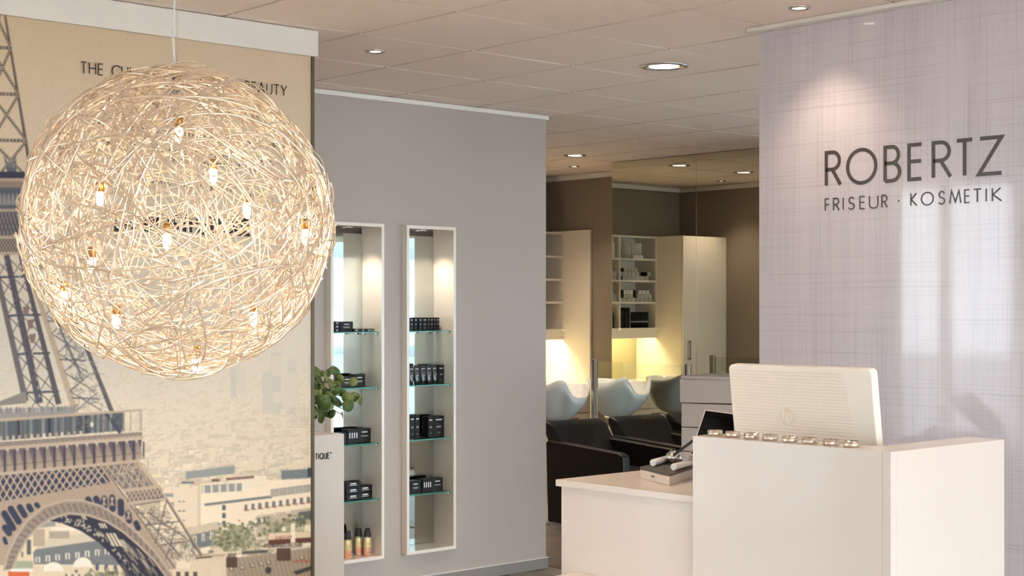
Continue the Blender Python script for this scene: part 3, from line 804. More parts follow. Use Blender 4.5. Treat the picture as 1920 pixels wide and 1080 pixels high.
# right pier
pr.layer = 55
pr.line(192, 876, 326, 1066, 6, c8(178, 158, 140), 9); pr.line(258, 868, 312, 936, 5, IRL, 6); pr.line(312, 936, 378, 1042, 5, c8(120, 106, 98), 5)
pr.layer = 56
pr.line(194, 876, 328, 1066, 1.6, c8(90, 82, 82)); pr.line(314, 936, 381, 1042, 2, IRL)
pr.poly([(228, 917), (300, 909), (304, 914), (232, 923)], IRL); pr.poly([(240, 942), (307, 935), (310, 940), (243, 947)], IRL)
pr.poly([(234, 923), (302, 915), (308, 934), (241, 941)], c8(112, 102, 98))
pr.layer = 57
for q in range(9):
    x = 234 + q * 8; pr.line(x, 922 - q, x + 10, 940 - q, 2, IRL); pr.line(x + 10, 921 - q, x, 941 - q, 2, IRL)
for k in range(190):
    y = 948 + 98 * R.random(); x0 = 246 + (y - 948) * .72; x1 = 312 + (y - 948) * .62
    x = x0 + (x1 - x0) * R.random(); a = R.random() * PI
    pr.line(x, y, min(x + 13 * math.cos(a), x1 + 2), y + 11 * math.sin(a), 1.3, mixc(c8(92, 86, 86), c8(170, 154, 138), R.random()))
for (a, b, c_, d) in ((252, 950, 340, 1045), (312, 940, 290, 1020), (270, 985, 335, 978), (300, 1022, 358, 1014), (250, 948, 300, 940), (330, 985, 310, 1050), (275, 960, 350, 1010)):
    pr.line(a, b, c_, d, 2.6, c8(116, 106, 102))
pme = pr.mosaic('city_print')
print('mosaic', len(pme.polygons))
mpm = bpy.data.materials.new('printed_city'); mpm.use_nodes = True
nt = mpm.node_tree; at = nt.nodes.new('ShaderNodeAttribute'); at.attribute_name = 'Col'
nz = nt.nodes.new('ShaderNodeTexNoise'); nz.inputs['Scale'].default_value = 220
mr = nt.nodes.new('ShaderNodeMapRange'); mr.inputs[3].default_value = .90; mr.inputs[4].default_value = 1.08
mx = nt.nodes.new('ShaderNodeMix'); mx.data_type = 'RGBA'; mx.blend_type = 'MULTIPLY'; mx.inputs[0].default_value = 1
nt.links.new(nz.outputs['Fac'], mr.inputs[0]); nt.links.new(at.outputs['Color'], mx.inputs[6]); nt.links.new(mr.outputs[0], mx.inputs[7])
nt.links.new(mx.outputs[2], nt.nodes['Principled BSDF'].inputs['Base Color']); nt.nodes['Principled BSDF'].inputs['Roughness'].default_value = .6
nt.nodes['Principled BSDF'].inputs['Specular IOR Level'].default_value = .25
pme.materials.append(mpm)
po = link('city_print', pme, mur); P(po); po['label'] = 'hazy city print with an iron lattice tower'
# lettering on the mural
mplace = lambda u, v, h: Vector((u, YM - .0085 - h, v))
def mural_text(s, px0, px1, py_top, py_bot, weight, track, name='lettering'):
    a = aty(px0, py_bot, YM); b = aty(px0, py_top, YM); c_ = aty(px1, py_bot, YM)
    text_parts(s, a.x, c_.x, a.z, b.z, mplace, M_bprint, mur, weight, track, t=.0006)
mural_text('THE CULTURE OF TOTAL BEAUTY', 149, 536, 115, 138, .095, .27)
mural_text('LA BIOSTHETIQUE', 212, 470, 398, 434, .2, .22)
mb = MB()
for (ya, xa, xb) in ((182, 225, 520), (226, 175, 530), (262, 190, 525), (290, 300, 520), (330, 255, 430)):   # small unreadable lines
    x = xa
    while x < xb:
        for q in range(R.randint(2, 7)):
            p = aty(x, ya + (x - xa) * .115 + 10, YM); s_ = .016
            k = R.random()
            if k < .4: ribbon(mb, arc(p.x + .006, p.z + .006, .006, .006, 60 * R.random(), 240 + 120 * R.random(), 8), .0032, mplace, t=.0006)
            else: ribbon(mb, [(p.x + .004, p.z), (p.x + .004, p.z + (.022 if k > .8 else .013))], .0032, mplace, t=.0006)
            x += 7.5
            if x > xb: break
        x += 6
o = P(mb.build('small_lettering', M_bprint, mur)); o['kind'] = 'stuff'

# ================================================================== DISPLAY NICHES
def niche(x0, x1, label, nshelf_z):
    cxm = (x0 + x1) / 2
    root = empty('display_niche', (cxm, NF, NZ0)); tag(root, label, 'display cabinet', 'wall display niches')
    t = .018
    def part(mb, name, m, par=root, bevel=0):
        o = mb.build(name, m, par, bevel=bevel)
        o.matrix_parent_inverse = Matrix.Translation((-cxm, -NF, -NZ0)) if par == root else Matrix.Identity(4)
        return o
    part(MB().box(x0, x0 + t, NF, NB + .03, NZ0, NZ1), 'side_board', M_cream, bevel=.001)
    part(MB().box(x1 - t, x1, NF, NB + .03, NZ0, NZ1), 'side_board', M_cream, bevel=.001)
    part(MB().box(x0 + t, x1 - t, NF, NB + .03, NZ1 - t, NZ1), 'top_board', M_cream)
    part(MB().box(x0 + t, x1 - t, NF, NB + .03, NZ0, NZ0 + t), 'bottom_board', M_cream)
    part(MB().box(x0 + t + .001, x1 - t - .001, NB, NB + .005, NZ0 + t + .001, NZ1 - t - .03), 'mirror_back', M_cmirror)
    part(MB().box(x0 + t, x1 - t, NB + .005, NB + .03, NZ0 + t, NZ1 - t), 'back_board', M_slate)
    # spot in the top board
    T = Matrix.Translation((cxm - .01, (NF + NB) / 2, NZ1 - t - .008))
    part(MB().lathe([(.034, .008), (.034, 0), (.027, 0), (.027, .004)], 24, T), 'spot_ring', M_chrome)
    part(MB().lathe([(.026, .003), (.026, .005)], 24, T), 'spot_lens', M_lampdisc)
    ld = bpy.data.lights.new('niche_spot', 'SPOT'); ld.energy = 9; ld.color = (1, .84, .66); ld.spot_size = 1.9; ld.spot_blend = .7; ld.shadow_soft_size = .02
    lo = bpy.data.objects.new('niche_spot', ld); C.objects.link(lo); lo.location = (cxm - .01, (NF + NB) / 2, NZ1 - t - .012); 
    for z in nshelf_z:
        s = part(MB().box(x0 + t + .004, x1 - t - .004, NF + .02, NB - .003, z - .006, z), 'glass_shelf', M_shelfg)
        e = part(MB().box(x0 + t + .004, x1 - t - .004, NF + .0185, NF + .02, z - .006, z), 'shelf_edge', M_gedge)
        for (xx, d) in ((x0 + t, 1), (x1 - t, -1)):
            for yy in (NF + .035, NB - .03):
                TT = Matrix.Translation((xx, yy, z - .012)) @ Matrix.Rotation(d * PI / 2, 4, 'Y')
                part(MB().lathe([(.006, 0), (.006, .016), (.004, .018)], 12, TT), 'shelf_pin', M_chrome)
    return root
SZ = [1.427, 1.128, .827, .525]
niche(*NICHE[0], 'tall white display niche with two-tone bottles at its foot', SZ)
niche(*NICHE[1], 'tall white display niche with an empty foot, right of the two', SZ)

SHN = ['top', 'second', 'third', 'fourth']
def product(px0, px1, z, h, y=6.56, depth=.05, label='', name='product_box', group='black product cartons in the niches', style='tall', m=None, parts=True):
    a = aty(px0, 800, y); b = aty(px1, 800, y)
    for n0, n1 in NICHE:
        if n0 - .02 < a.x < n1:
            a.x = max(a.x, n0 + .0205)
            if b.x > n1 - .0205: a.x -= b.x - n1 + .0205; b.x = n1 - .0205
    w = b.x - a.x
    root = MB().box(-w / 2, w / 2, 0, depth, 0, h).build(name, m or M_blackcard, bevel=.0012, segs=1)
    root.location = ((a.x + b.x) / 2, y, z)
    tag(root, label, 'box', group)
    if parts:
        mb = MB()
        t = -.0006
        def bar(u0, u1, v0, v1): mb.box(u0 * w, u1 * w, t, t / 2, v0 * h, v1 * h)
        if style == 'tall':
            bar(-.3, .3, .80, .845); bar(-.2, .2, .50, .515); bar(-.24, .24, .46, .472); bar(-.14, .14, .2, .21)
        elif style == 'wide':
            bar(-.2, .2, .70, .77); bar(-.26, .26, .46, .49); bar(-.2, .2, .38, .40)
        elif style == 'bars':
            for k in range(4): bar(-.42 + k * .1, -.38 + k * .1, .35, .75)
            bar(.12, .36, .72, .79); bar(.08, .4, .45, .48)
        elif style == 'flat':
            bar(-.2, .2, .5, .68); bar(-.26, .26, .28, .36)
        o = mb.build('box_print', M_print, root); o['kind'] = 'stuff'
    return root
# right niche, top shelf: slim cartons
NR = 'right-hand niche'; NL = 'left-hand niche'
Z = SZ[0] + .0005
spx = [(769, 775), (776.5, 783), (785.5, 791.5), (793, 800), (802, 806), (807.5, 812), (813.5, 817.5), (818.5, 824)]
for k, (a, b) in enumerate(spx):
    product(a, b, Z, .073, 6.575 if k < 4 else 6.60, .03, 'slim black carton, %s from left, top shelf of the %s' % (ORD[k], NR))
# second shelf: tubes in a row, one carton
def tube(px, z, label):
    p = aty(px, 800, 6.56)
    root = empty('cosmetic_tube', (p.x, 6.565, z)); tag(root, label, 'tube', 'black tubes standing on their caps')
    MB().lathe([(.0135, 0), (.0135, .018), (.012, .019)], 20).build('cap', M_blackmatt, root)
    vs = []; n = 20; fs = []
    prof = [(.0165, .0165, .019), (.0175, .0165, .035), (.018, .012, .07), (.0185, .004, .104), (.0185, .0015, .108)]
    for rx, ry, zz in prof:
        for i in range(n):
            q = 2 * PI * i / n; vs.append((rx * math.cos(q), ry * math.sin(q), zz))
    for j in range(len(prof) - 1):
        for i in range(n): fs.append((j * n + i, j * n + (i + 1) % n, (j + 1) * n + (i + 1) % n, (j + 1) * n + i))
    b_ = MB(); b_.add(vs, fs, True); b_.add(vs[:n], [tuple(range(n - 1, -1, -1))]); b_.add(vs[-n:], [tuple(range(n))])
    b_.build('body', mat('black_tube_plastic', '2A2E36', .3, coat=.4), root)
    m2 = MB(); m2.box(-.011, .011, -.0080, -.0074, .084, .089).box(-.006, .006, -.0126, -.0120, .062, .064).box(-.008, .008, -.0143, -.0137, .050, .052); m2.build('tube_print', M_print, root)['kind'] = 'stuff'
Z = SZ[1] + .0005
for k, px in enumerate((771, 781.5, 793, 804, 815)):
    tube(px, Z, 'black cosmetic tube, %s from left, second shelf of the %s' % (ORD[k], NR))
product(825, 835.5, Z, .104, 6.575, .045, 'tall black carton at the right end of the tube row, ' + NR)
Z = SZ[2] + .0005
for k, (a, b, y, h) in enumerate(((769, 777.5, 6.55, .135), (778.5, 787, 6.55, .135), (803, 812.5, 6.575, .118), (813.5, 833, 6.575, .118))):
    product(a, b, Z, h, y, .06, 'big black carton, %s from left, third shelf of the %s' % (ORD[k], NR))
Z = SZ[3] + .0005
product(768.5, 790, Z, .072, 6.545, .06, 'low black carton at left of the lowest shelf, ' + NR, style='wide')
product(792, 830, Z, .072, 6.565, .06, 'low black carton with white bars on the lowest shelf, ' + NR, style='bars')
# left niche
Z = SZ[0] + .0005
for k in range(3): product(628, 636.5, Z + k * .0185, .018, 6.56, .05, 'small flat black carton, %s of a stack of three, top shelf of the %s' % (('bottom', 'middle', 'top')[k], NL), style='flat')
product(637.5, 662, Z, .054, 6.575, .04, 'square black carton with white lettering on the top shelf, ' + NL, style='wide')
for k, (a, b) in enumerate(((663, 675), (676, 686), (687, 696.5), (697.5, 706))):
    product(a, b, Z, .014, 6.56, .05, 'thin flat black carton lying %s from left, top shelf, %s' % (ORD[k], NL), style='flat')
Z = SZ[1] + .0005
product(640, 662, Z, .06, 6.56, .05, 'black carton half hidden by green leaves, second shelf, ' + NL, style='wide')
product(663.5, 685, Z, .068, 6.58, .05, 'black carton just right of the green leaves, second shelf, ' + NL, style='wide')
Z = SZ[2] + .0005
product(628, 650, Z, .062, 6.55, .06, 'black carton at left of the third shelf, ' + NL, style='wide')
product(651.5, 695, Z, .074, 6.58, .06, 'wide black carton with four white bars on the third shelf, ' + NL, style='bars')
Z = SZ[3] + .0005
for k in range(3): product(649, 675.5, Z + k * .0335, .033, 6.56, .05, 'low black carton, %s of the stack of three, lowest shelf, %s' % (('bottom', 'middle', 'top')[k], NL), style='flat')
for k in range(2): product(678, 704, Z + k * .0345, .034, 6.575, .05, 'low black carton, %s of the stack of two, lowest shelf, %s' % (('lower', 'upper')[k], NL), style='flat')
def bottle(px, y, label):
    p = aty(px, 1000, y)
    root = empty('lotion_bottle', (p.x, y, NZ0 + .0185)); tag(root, label, 'bottle', 'two-tone lotion bottles with black caps')
    T = Matrix.Diagonal((1, .7, 1, 1))
    MB().lathe([(.021, 0), (.0225, .003), (.023, .03), (.0235, .042)], 20, T, cap1=False).build('lower_liquid', M_peach, root)
    MB().lathe([(.0235, .042), (.0238, .07), (.022, .09), (.0205, .096)], 20, T, cap0=False).build('upper_liquid', M_straw, root)
    MB().lathe([(.0205, .096), (.0185, .1), (.0185, .104)], 20, T).build('collar', M_chrome, root)
    MB().lathe([(.022, .100), (.0215, .106), (.0145, .142), (.013, .144)], 20, T).build('cap', M_blackmatt, root)
    MB().box(-.010, .010, -.0172, -.0166, .016, .0185).box(-.004, .008, -.0172, -.0166, .030, .031).box(-.004, .006, -.0172, -.0166, .036, .037).box(-.006, .010, -.0172, -.0166, .062, .0635).build('bottle_print', M_bprint, root)['kind'] = 'stuff'
bottle(652, 6.555, 'two-tone lotion bottle with black cap, leftmost in the left niche')
bottle(672.5, 6.60, 'two-tone lotion bottle with black cap, middle one in the left niche')
bottle(689, 6.56, 'two-tone lotion bottle with black cap, rightmost in the left niche')

# ================================================================== SIGN STAND + PLANT
st = empty('sign_stand', (3.99, 6.0, 0)); tag(st, 'cream white stand with black lettering between the printed city panel and the left niche', 'stand')
P(MB().box(3.70, 4.283, 5.90, 6.22, .05, .951).build('body', M_white, st, bevel=.002))
P(MB().box(3.72, 4.263, 5.92, 6.20, 0, .05).build('plinth', M_slate, st))
splace = lambda u, v, h: Vector((u, 5.8995 - h, v))
mb = MB()
pa, pb_ = aty(591, 862.5, 5.90), aty(617.5, 848, 5.90)
wl_ = pb_.x - pa.x
text_parts('LA BIOSTHETIQUE', pb_.x - wl_ * 3.05, pb_.x, pa.z, pb_.z, splace, M_bprint, st, .15, .34)
mb = MB(); ribbon(mb, arc(pb_.x + .008, pb_.z - .004, .0038, .0038, 0, 360, 16), .0012, splace); ribbon(mb, [(pb_.x + .0068, pb_.z - .006), (pb_.x + .0068, pb_.z - .002), (pb_.x + .009, pb_.z - .003), (pb_.x + .0072, pb_.z - .004), (pb_.x + .0092, pb_.z - .006)], .0008, splace)
P(mb.build('trademark_ring', M_bprint, st))
pt_ = empty('eucalyptus_branches', (3.95, 6.07, .9515)); tag(pt_, 'round-leaved green branches in a vase on top of the sign stand', 'plant')
MB().lathe([(.045, 0), (.06, .01), (.068, .06), (.05, .13), (.042, .16), (.046, .17), (.041, .168), (.036, .16), (.036, .03)], 28, cap1=False).build('vase', mat('grey_vase', '8A8A86', .3), pt_)
def leaf(mb, c, r, nrm, tip):
    n = 10; nrm = nrm.normalized(); t = (tip - nrm * tip.dot(nrm)).normalized(); b_ = nrm.cross(t)
    vs = [c + nrm * (-.10 * r)]
    for i in range(n):
        a = 2 * PI * i / n; k = 1.08 if i == 0 else 1
        vs.append(c + t * (r * 1.08 * k * math.cos(a)) + b_ * (r * .95 * math.sin(a)) + nrm * (.10 * r * math.cos(2 * a)))
    m_ = len(vs)
    low = [v - nrm * .0012 for v in vs]
    mb.add(vs + low, [(0, 1 + i, 1 + (i + 1) % n) for i in range(n)] + [(m_, m_ + 1 + (i + 1) % n, m_ + 1 + i) for i in range(n)] + [(1 + i, m_ + 1 + i, m_ + 1 + (i + 1) % n, 1 + (i + 1) % n) for i in range(n)], True)
R2 = random.Random(5)
tips = [(662, 748), (676, 745), (655, 722), (640, 735), (612, 700), (628, 703), (600, 745), (622, 772), (645, 768), (642, 778), (603, 712), (600, 782), (620, 735), (635, 720), (608, 762)]
for k, (px, py) in enumerate(tips):
    e = aty(px, py, 6.02 + .12 * R2.random()) - Vector(pt_.location)
    s0 = Vector((0, 0, .15)); m1 = Vector((e.x * .35, e.y * .5, max(.24, e.z + .06)))
    path = [s0.lerp(m1, t) * (1 - t) + m1.lerp(e, t) * t for t in [i / 8 for i in range(9)]]
    br = MB().tube([Vector((0, 0, .05))] + path, .0022, 5).build('stem', M_stem, pt_)
    for q in range(9):
        t = .40 + .60 * q / 8
        p = s0.lerp(m1, t) * (1 - t) + m1.lerp(e, t) * t
        nr = Vector((R2.gauss(-.35, .5), R2.gauss(-.8, .4), R2.gauss(.35, .5)))
        off = Vector((R2.gauss(0, .016), R2.gauss(0, .02), R2.gauss(0, .014)))
        lm = MB(); leaf(lm, p + off, .020 + .012 * R2.random(), nr, Vector((R2.gauss(.5, .5), R2.gauss(0, .4), R2.gauss(-.3, .6))))
        lm.build('leaf', M_leafA if R2.random() < .62 else M_leafB, br)

# ================================================================== WASH AREA
# mirrors
for k, (a, b, lab) in enumerate(((7.405, 8.27, 'tall frameless wall mirror reflecting the open shelves, left of the seam'), (6.535, 7.40, 'tall frameless wall mirror right of the seam, partly behind the sign panel'), (5.665, 6.53, 'tall frameless wall mirror hidden mostly behind the sign panel'))):
    r_ = MB().box(XM, XM + .006, a, b, .02, CEIL - .004).build('wall_mirror', M_mirror); tag(r_, lab, 'mirror', 'mirror panels of the wash area')
    MB().box(XM + .006, XM + .012, a + .01, b - .01, .03, CEIL - .02).build('backing', M_slate, r_)
    MB().box(XM - .001, XM + .006, b, b + .003, .02, CEIL - .004).build('edge_strip', M_chrome, r_)
# upper open shelf unit
YT, YS_ = 9.066, 9.38
XT0, XT1, XP = XG + .008, 6.85, 9.155
u = empty('wall_shelf_unit', ((XT1 + XP) / 2, YS_, 1.28)); tag(u, 'cream open wall shelf unit full of products, seen in the mirror above the lit counter', 'shelf unit')
yb_ = YF - .002
P(MB().box(XT1 + .002, XP - .002, yb_ - .012, yb_, 1.37, 2.21).build('back_board', M_cream, u))
DV = [XT1 + .002, 7.338, 7.82, 8.30, 8.72, XP - .02]
for x in DV: P(MB().box(x, x + .018, YS_, yb_ - .012, 1.37, 2.21).build('upright', M_cream, u))
for a, b in zip(DV, DV[1:]):
    for z in (1.372, 1.61, 1.807, 2.005, 2.192): P(MB().box(a + .018, b, YS_ + .001, yb_ - .012, z - .018 if z < 2.1 else z, z if z < 2.1 else 2.21).build('shelf', M_cream, u))
P(MB().box(XT1 + .002, XP - .002, YS_, YS_ + .02, 1.28, 1.354).build('valance', M_cream, u))
P(MB().box(XT1 + .02, XP - .02, YS_ + .04, YS_ + .10, 1.332, 1.352).build('strip_light', M_strip, u))
ld = bpy.data.lights.new('strip_light_lamp', 'AREA'); ld.shape = 'RECTANGLE'; ld.size = 2.1; ld.size_y = .05; ld.energy = 9; ld.color = (1, .88, .6)
lo = bpy.data.objects.new('strip_light_lamp', ld); C.objects.link(lo); lo.location = ((XT1 + XP) / 2, YS_ + .07, 1.33)
# splash panel, counter, base units
sp = MB().box(XT1 + .003, XP - .003, YF - .012, YF - .001, .902, 1.352).build('splash_panel', M_olive); tag(sp, 'olive plaster splash panel lit from above behind the counter', 'splash panel')
ct = MB().box(XT1 + .003, XP - .003, YT - .01, YF - .013, .862, .90).build('counter_top', M_cream, bevel=.002); tag(ct, 'cream counter top under the open wall shelves at the far wall', 'counter')
nb = 4; wbx = (XP - XT1 - .01) / nb
for k in range(nb):
    x0 = XT1 + .005 + k * wbx
    r_ = empty('base_cabinet', (x0 + wbx / 2, YT, 0)); tag(r_, 'cream drawer cabinet below the far counter, %s from the tall cupboard' % ORD[k], 'cabinet', 'drawer cabinets below the counter')
    P(MB().box(x0 + .002, x0 + wbx - .002, YT + .02, YF - .02, .08, .86).build('body', M_cream, r_)); P(MB().box(x0 + .01, x0 + wbx - .01, YT + .06, YF - .05, 0, .08).build('plinth', M_slate, r_))
    for q in range(4):
        z0 = .085 + q * .194
        d_ = P(MB().box(x0 + .004, x0 + wbx - .004, YT, YT + .018, z0, z0 + .185).build('drawer_front', M_cream, r_, bevel=.001))
        MB().box(x0 + wbx * .25, x0 + wbx * .75, YT - .018, YT - .012, z0 + .14, z0 + .15).box(x0 + wbx * .27, x0 + wbx * .27 + .01, YT - .018, YT, z0 + .14, z0 + .15).box(x0 + wbx * .73 - .01, x0 + wbx * .73, YT - .018, YT, z0 + .14, z0 + .15).build('handle', M_steel, d_)
# tall cupboard (seen in the mirror) and the end panel (seen directly)
tc_ = empty('tall_cupboard', ((XT0 + XT1) / 2, YT, 0)); tag(tc_, 'tall cream cupboard with bar handle in the corner, seen in the mirror', 'cupboard')
P(MB().box(XT0, XT1, YT + .02, YF - .002, .06, 2.21).build('body', M_cream, tc_)); P(MB().box(XT0 + .01, XT1 - .01, YT + .05, YF - .01, 0, .06).build('plinth', M_slate, tc_))
dd = P(MB().box(XT0 + .002, XT1 - .002, YT, YT + .018, .065, 2.21).build('door', M_cream, tc_, bevel=.0015))
MB().box(6.775, 6.785, YT - .03, YT - .02, 1.08, 1.26).box(6.775, 6.785, YT - .03, YT, 1.09, 1.10).box(6.775, 6.785, YT - .03, YT, 1.24, 1.25).build('handle', M_steel, dd)
ep = MB().box(XP, XP + .022, YT, YF - .002, 0.0, 2.222).build('end_panel', M_cream, bevel=.001); tag(ep, 'tall cream gloss end panel standing against the taupe wall beside the mirror', 'panel')
# products on the open shelves (bay next to the tall cupboard)
def carton(x0, x1, y, z, h, label, m, grp, d=.05, name='carton'):
    o = MB().box(-(x1 - x0) / 2, (x1 - x0) / 2, 0, d, 0, h).build(name, m, bevel=.0015, segs=1, loc=((x0 + x1) / 2, y, z)); tag(o, label, 'box', grp); return o
bx0, bx1 = DV[0] + .02, DV[1] - .002
def row(z, lst, shelf):
    for k, (a, b, h, m, lay) in enumerate(lst):
        carton(bx0 + a, bx0 + b, YS_ + .02, z + lay, h, 'small %s carton among those on the %s open shelf seen in the mirror' % ('black' if m == M_blackcard else 'pale', shelf), m, '%s cartons on the %s open shelf' % ('black' if m == M_blackcard else 'pale', shelf))
rowA = [(.42 - k * .058, .475 - k * .058 if k else .465, .038, M_greycard, 0) for k in range(7)][1:] + [(.40 - k * .05, .447 - k * .05, .036, M_greycard, .0385) for k in range(5)] + [(.09, .125, .036, M_blackcard, .0385), (.04, .087, .036, M_greycard, .0385)] + [(.405, .445, .032, M_blackcard, .0755)] + [(.22 + k * .045, .262 + k * .045, .032, M_greycard, .0755) for k in range(4)]
row(1.8075, rowA, 'second')
rowB = [(.42 - k * .058, .474 - k * .058, .036, M_greycard, 0) for k in range(8)] + [(.405, .45, .07, M_blackcard, .0365), (.24, .275, .07, M_blackcard, .0365)] + [(.28 + k * .042, .319 + k * .042, .034, M_greycard, .0365) for k in range(3)] + [(.28 + k * .042, .319 + k * .042, .034, M_whitecard, .071) for k in range(3)] + [(.03 + k * .05, .077 + k * .05, .034, M_greycard, .0365) for k in range(4)] + [(.06 + k * .05, .105 + k * .05, .034, M_whitecard, .071) for k in range(3)]
row(1.6105, rowB, 'third')
for k in range(8):
    x = bx0 + .05 + k * .029
    r_ = empty('styling_can', (x, YS_ + .06, 1.3725)); tag(r_, 'small black can with grey band in the row on the lowest open shelf', 'can', 'black cans on the lowest open shelf')
    MB().lathe([(.0125, 0), (.0125, .115), (.010, .12)], 14).build('body', M_blackcard, r_); MB().lathe([(.0105, .12), (.0105, .142), (.009, .145)], 14).build('cap', M_blackmatt, r_); MB().lathe([(.0128, .05), (.0128, .062)], 14, cap0=False, cap1=False).build('band', M_greycard, r_)
for k in range(2): carton(bx0 + .30 + k * .075, bx0 + .37 + k * .075, YS_ + .04, 1.3725, .185, 'tall black carton on the lowest open shelf, %s' % ('touching the can row' if k == 0 else 'farther from the can row'), M_blackcard, 'tall black cartons on the lowest open shelf')
tr = empty('tube_tray', (bx0 + .20, YS_ + .05, 2.0055)); tag(tr, 'white tray with five white tubes on the topmost open shelf seen in the mirror', 'tray')
MB().box(-.07, .07, -.02, .03, 0, .03).build('tray', M_whitecard, tr, bevel=.002)
for k in range(5): MB().lathe([(.009, .03), (.0095, .05), (.011, .125), (.0115, .14)], 12, Matrix.Translation((-.05 + k * .025, .005, 0))).build('tube', M_whitecard, tr)
bo = empty('shampoo_bottle', (DV[1] + .06, YS_ + .05, 2.0055)); tag(bo, 'white bottle on the topmost open shelf seen at the mirror edge', 'bottle')
MB().lathe([(.027, 0), (.029, .01), (.029, .13), (.012, .145)], 18).build('body', M_whitecard, bo); MB().lathe([(.012, .145), (.012, .17), (.016, .172), (.016, .18)], 14).build('cap', M_whitecard, bo)
for z, sh in ((1.8075, 'second'), (1.6105, 'third')):
    for k in range(6): carton(DV[1] + .03 + (k % 3) * .06, DV[1] + .086 + (k % 3) * .06, YS_ + .02, z + (k // 3) * .0385, .038, 'small pale carton in the next bay of the %s open shelf' % sh, M_greycard, 'pale cartons in the next bay of the %s open shelf' % sh)
for k in range(4):
    r_ = MB().lathe([(.0125, 0), (.0125, .115), (.0105, .12), (.0105, .142)], 14).build('styling_can', M_blackcard, loc=(DV[1] + .04 + k * .029, YS_ + .06, 1.3725)); tag(r_, 'small black can at the mirror edge in the next bay of the lowest open shelf', 'can', 'black cans in the next bay')

# basins
def basin(x, y, label):
    r_ = empty('wash_basin', (x, y, 0)); tag(r_, label, 'basin', 'white shampoo basins')
    n = 64; vs = []; fs = []
    def rim(a):      # a measured from -Y; height & reach of the rim
        d = abs((a + PI) % (2 * PI) - PI)
        notch = 1 / (1 + math.exp((d - .40) / .045))
        horn = math.exp(-((d - .62) / .30) ** 2)
        z = 1.005 + .035 * horn - .105 * notch * (1 if d < 1 else 0) + .012 * math.cos(a * 2)
        rr = .232 + .045 * math.exp(-(d / .8) ** 2)
        return rr, z
    prof = [(.42, .0), (.50, .03), (.66, .16), (.82, .40), (.93, .68), (1.0, 1.0)]
    inner = [(.965, 1.0), (.86, .72), (.70, .5), (.45, .36), (.12, .33)]
    ZB = .742
    for (kr, kz) in prof + inner:
        for i in range(n):
            a = 2 * PI * i / n; rr, z = rim(a)
            zb = ZB + (z - ZB) * kz
            R_ = rr * kr if kr > .9 else (.232 * kr * (1 - kz) + rr * kr * kz)
            vs.append((R_ * math.sin(a), -R_ * math.cos(a), zb))
    m_ = len(prof) + len(inner)
    for j in range(m_ - 1):
        for i in range(n): fs.append((j * n + i, (j + 1) * n + i, (j + 1) * n + (i + 1) % n, j * n + (i + 1) % n))
    b_ = MB(); b_.add(vs, [f[::-1] for f in fs], True); b_.f.append([(m_ - 1) * n + i for i in range(n)]); b_.sm.append(False)
    b_.build('bowl', M_ceramic, r_)
    MB().lathe([(.085, .70), (.095, .72), (.1, .744)], 28).build('collar', M_chrome, r_)
    MB().lathe([(.15, 0), (.15, .02), (.07, .05), (.065, .70)], 28).build('pedestal', M_ceramic, r_)
    MB().lathe([(.02, .833), (.022, .838)], 16).build('drain', M_chrome, r_)
basin(7.62, 7.90, 'white shampoo basin at the grey wall corner, left of the chrome post')
basin(8.27, 7.90, 'white shampoo basin in front of the mirror, right of the chrome post')
# chairs
def chair(x, label):
    r_ = empty('salon_chair', (x, 7.25, 0)); tag(r_, label, 'chair', 'black wash chairs')
    w = .29; t = .075
    for s in (-1, 1):
        x0, x1 = (s * w, s * (w - t)) if s < 0 else (s * (w - t), s * w)
        pts = [(-.31, .05), (.43, .05), (.45, .61), (.43, .625), (-.26, .58), (-.30, .555)]
        T = Matrix(((0, 0, 1, 0), (1, 0, 0, 0), (0, 1, 0, 0), (0, 0, 0, 1)))
        MB().prism(pts, x0, x1, T).build('arm', M_black, r_, bevel=.012, segs=3)
    T = Matrix(((0, 0, 1, 0), (1, 0, 0, 0), (0, 1, 0, 0), (0, 0, 0, 1)))
    MB().prism([(.18, .36), (.30, .36), (.50, .70), (.505, .745), (.47, .755), (.39, .72), (.26, .53)], -w + .02, w - .02, T).build('backrest', M_black, r_, bevel=.015, segs=3)
    MB().box(-w + t + .002, w - t - .002, -.32, .26, .28, .44).build('seat', M_black, r_, bevel=.03, segs=3)
    MB().box(-w + .03, w - .03, -.28, .28, 0, .05).build('base', M_slate, r_)
chair(7.62, 'black leather wash chair below the left basin, nearest the grey wall corner')
chair(8.28, 'black leather wash chair in front of the mirror, beside the grey drawer unit')
# glass screen on chrome posts
gs = empty('glass_screen', (7.97, 7.39, 0)); tag(gs, 'low clear glass screen between two chrome posts at the wash chairs', 'screen')
pA, pB = Vector((7.93, 7.81, 0)), Vector((7.72, 6.72, 0))
for p in (pA, pB):
    P(MB().lathe([(.05, 0), (.05, .012), (.027, .014), (.027, 1.176), (.024, 1.18)], 20, Matrix.Translation(p)).build('post', M_chrome, gs))
dv = (pB - pA).normalized(); nv = Vector((-dv.y, dv.x, 0)) * .004
a_, b_ = pA + dv * .028, pB - dv * .028
P(MB().prism([tuple((a_ + nv)[:2]), tuple((a_ - nv)[:2]), tuple((b_ - nv)[:2]), tuple((b_ + nv)[:2])], .78, 1.165).build('pane', M_screen, gs))
# drawer unit (turned about 20 degrees)
dp = atz(1277, 705, 1.166)
ang = math.radians(109.7)
du = empty('drawer_unit', (dp.x, dp.y, 0), ang); tag(du, 'pale grey drawer unit behind the reception counter beside the tilted black box', 'drawer unit')
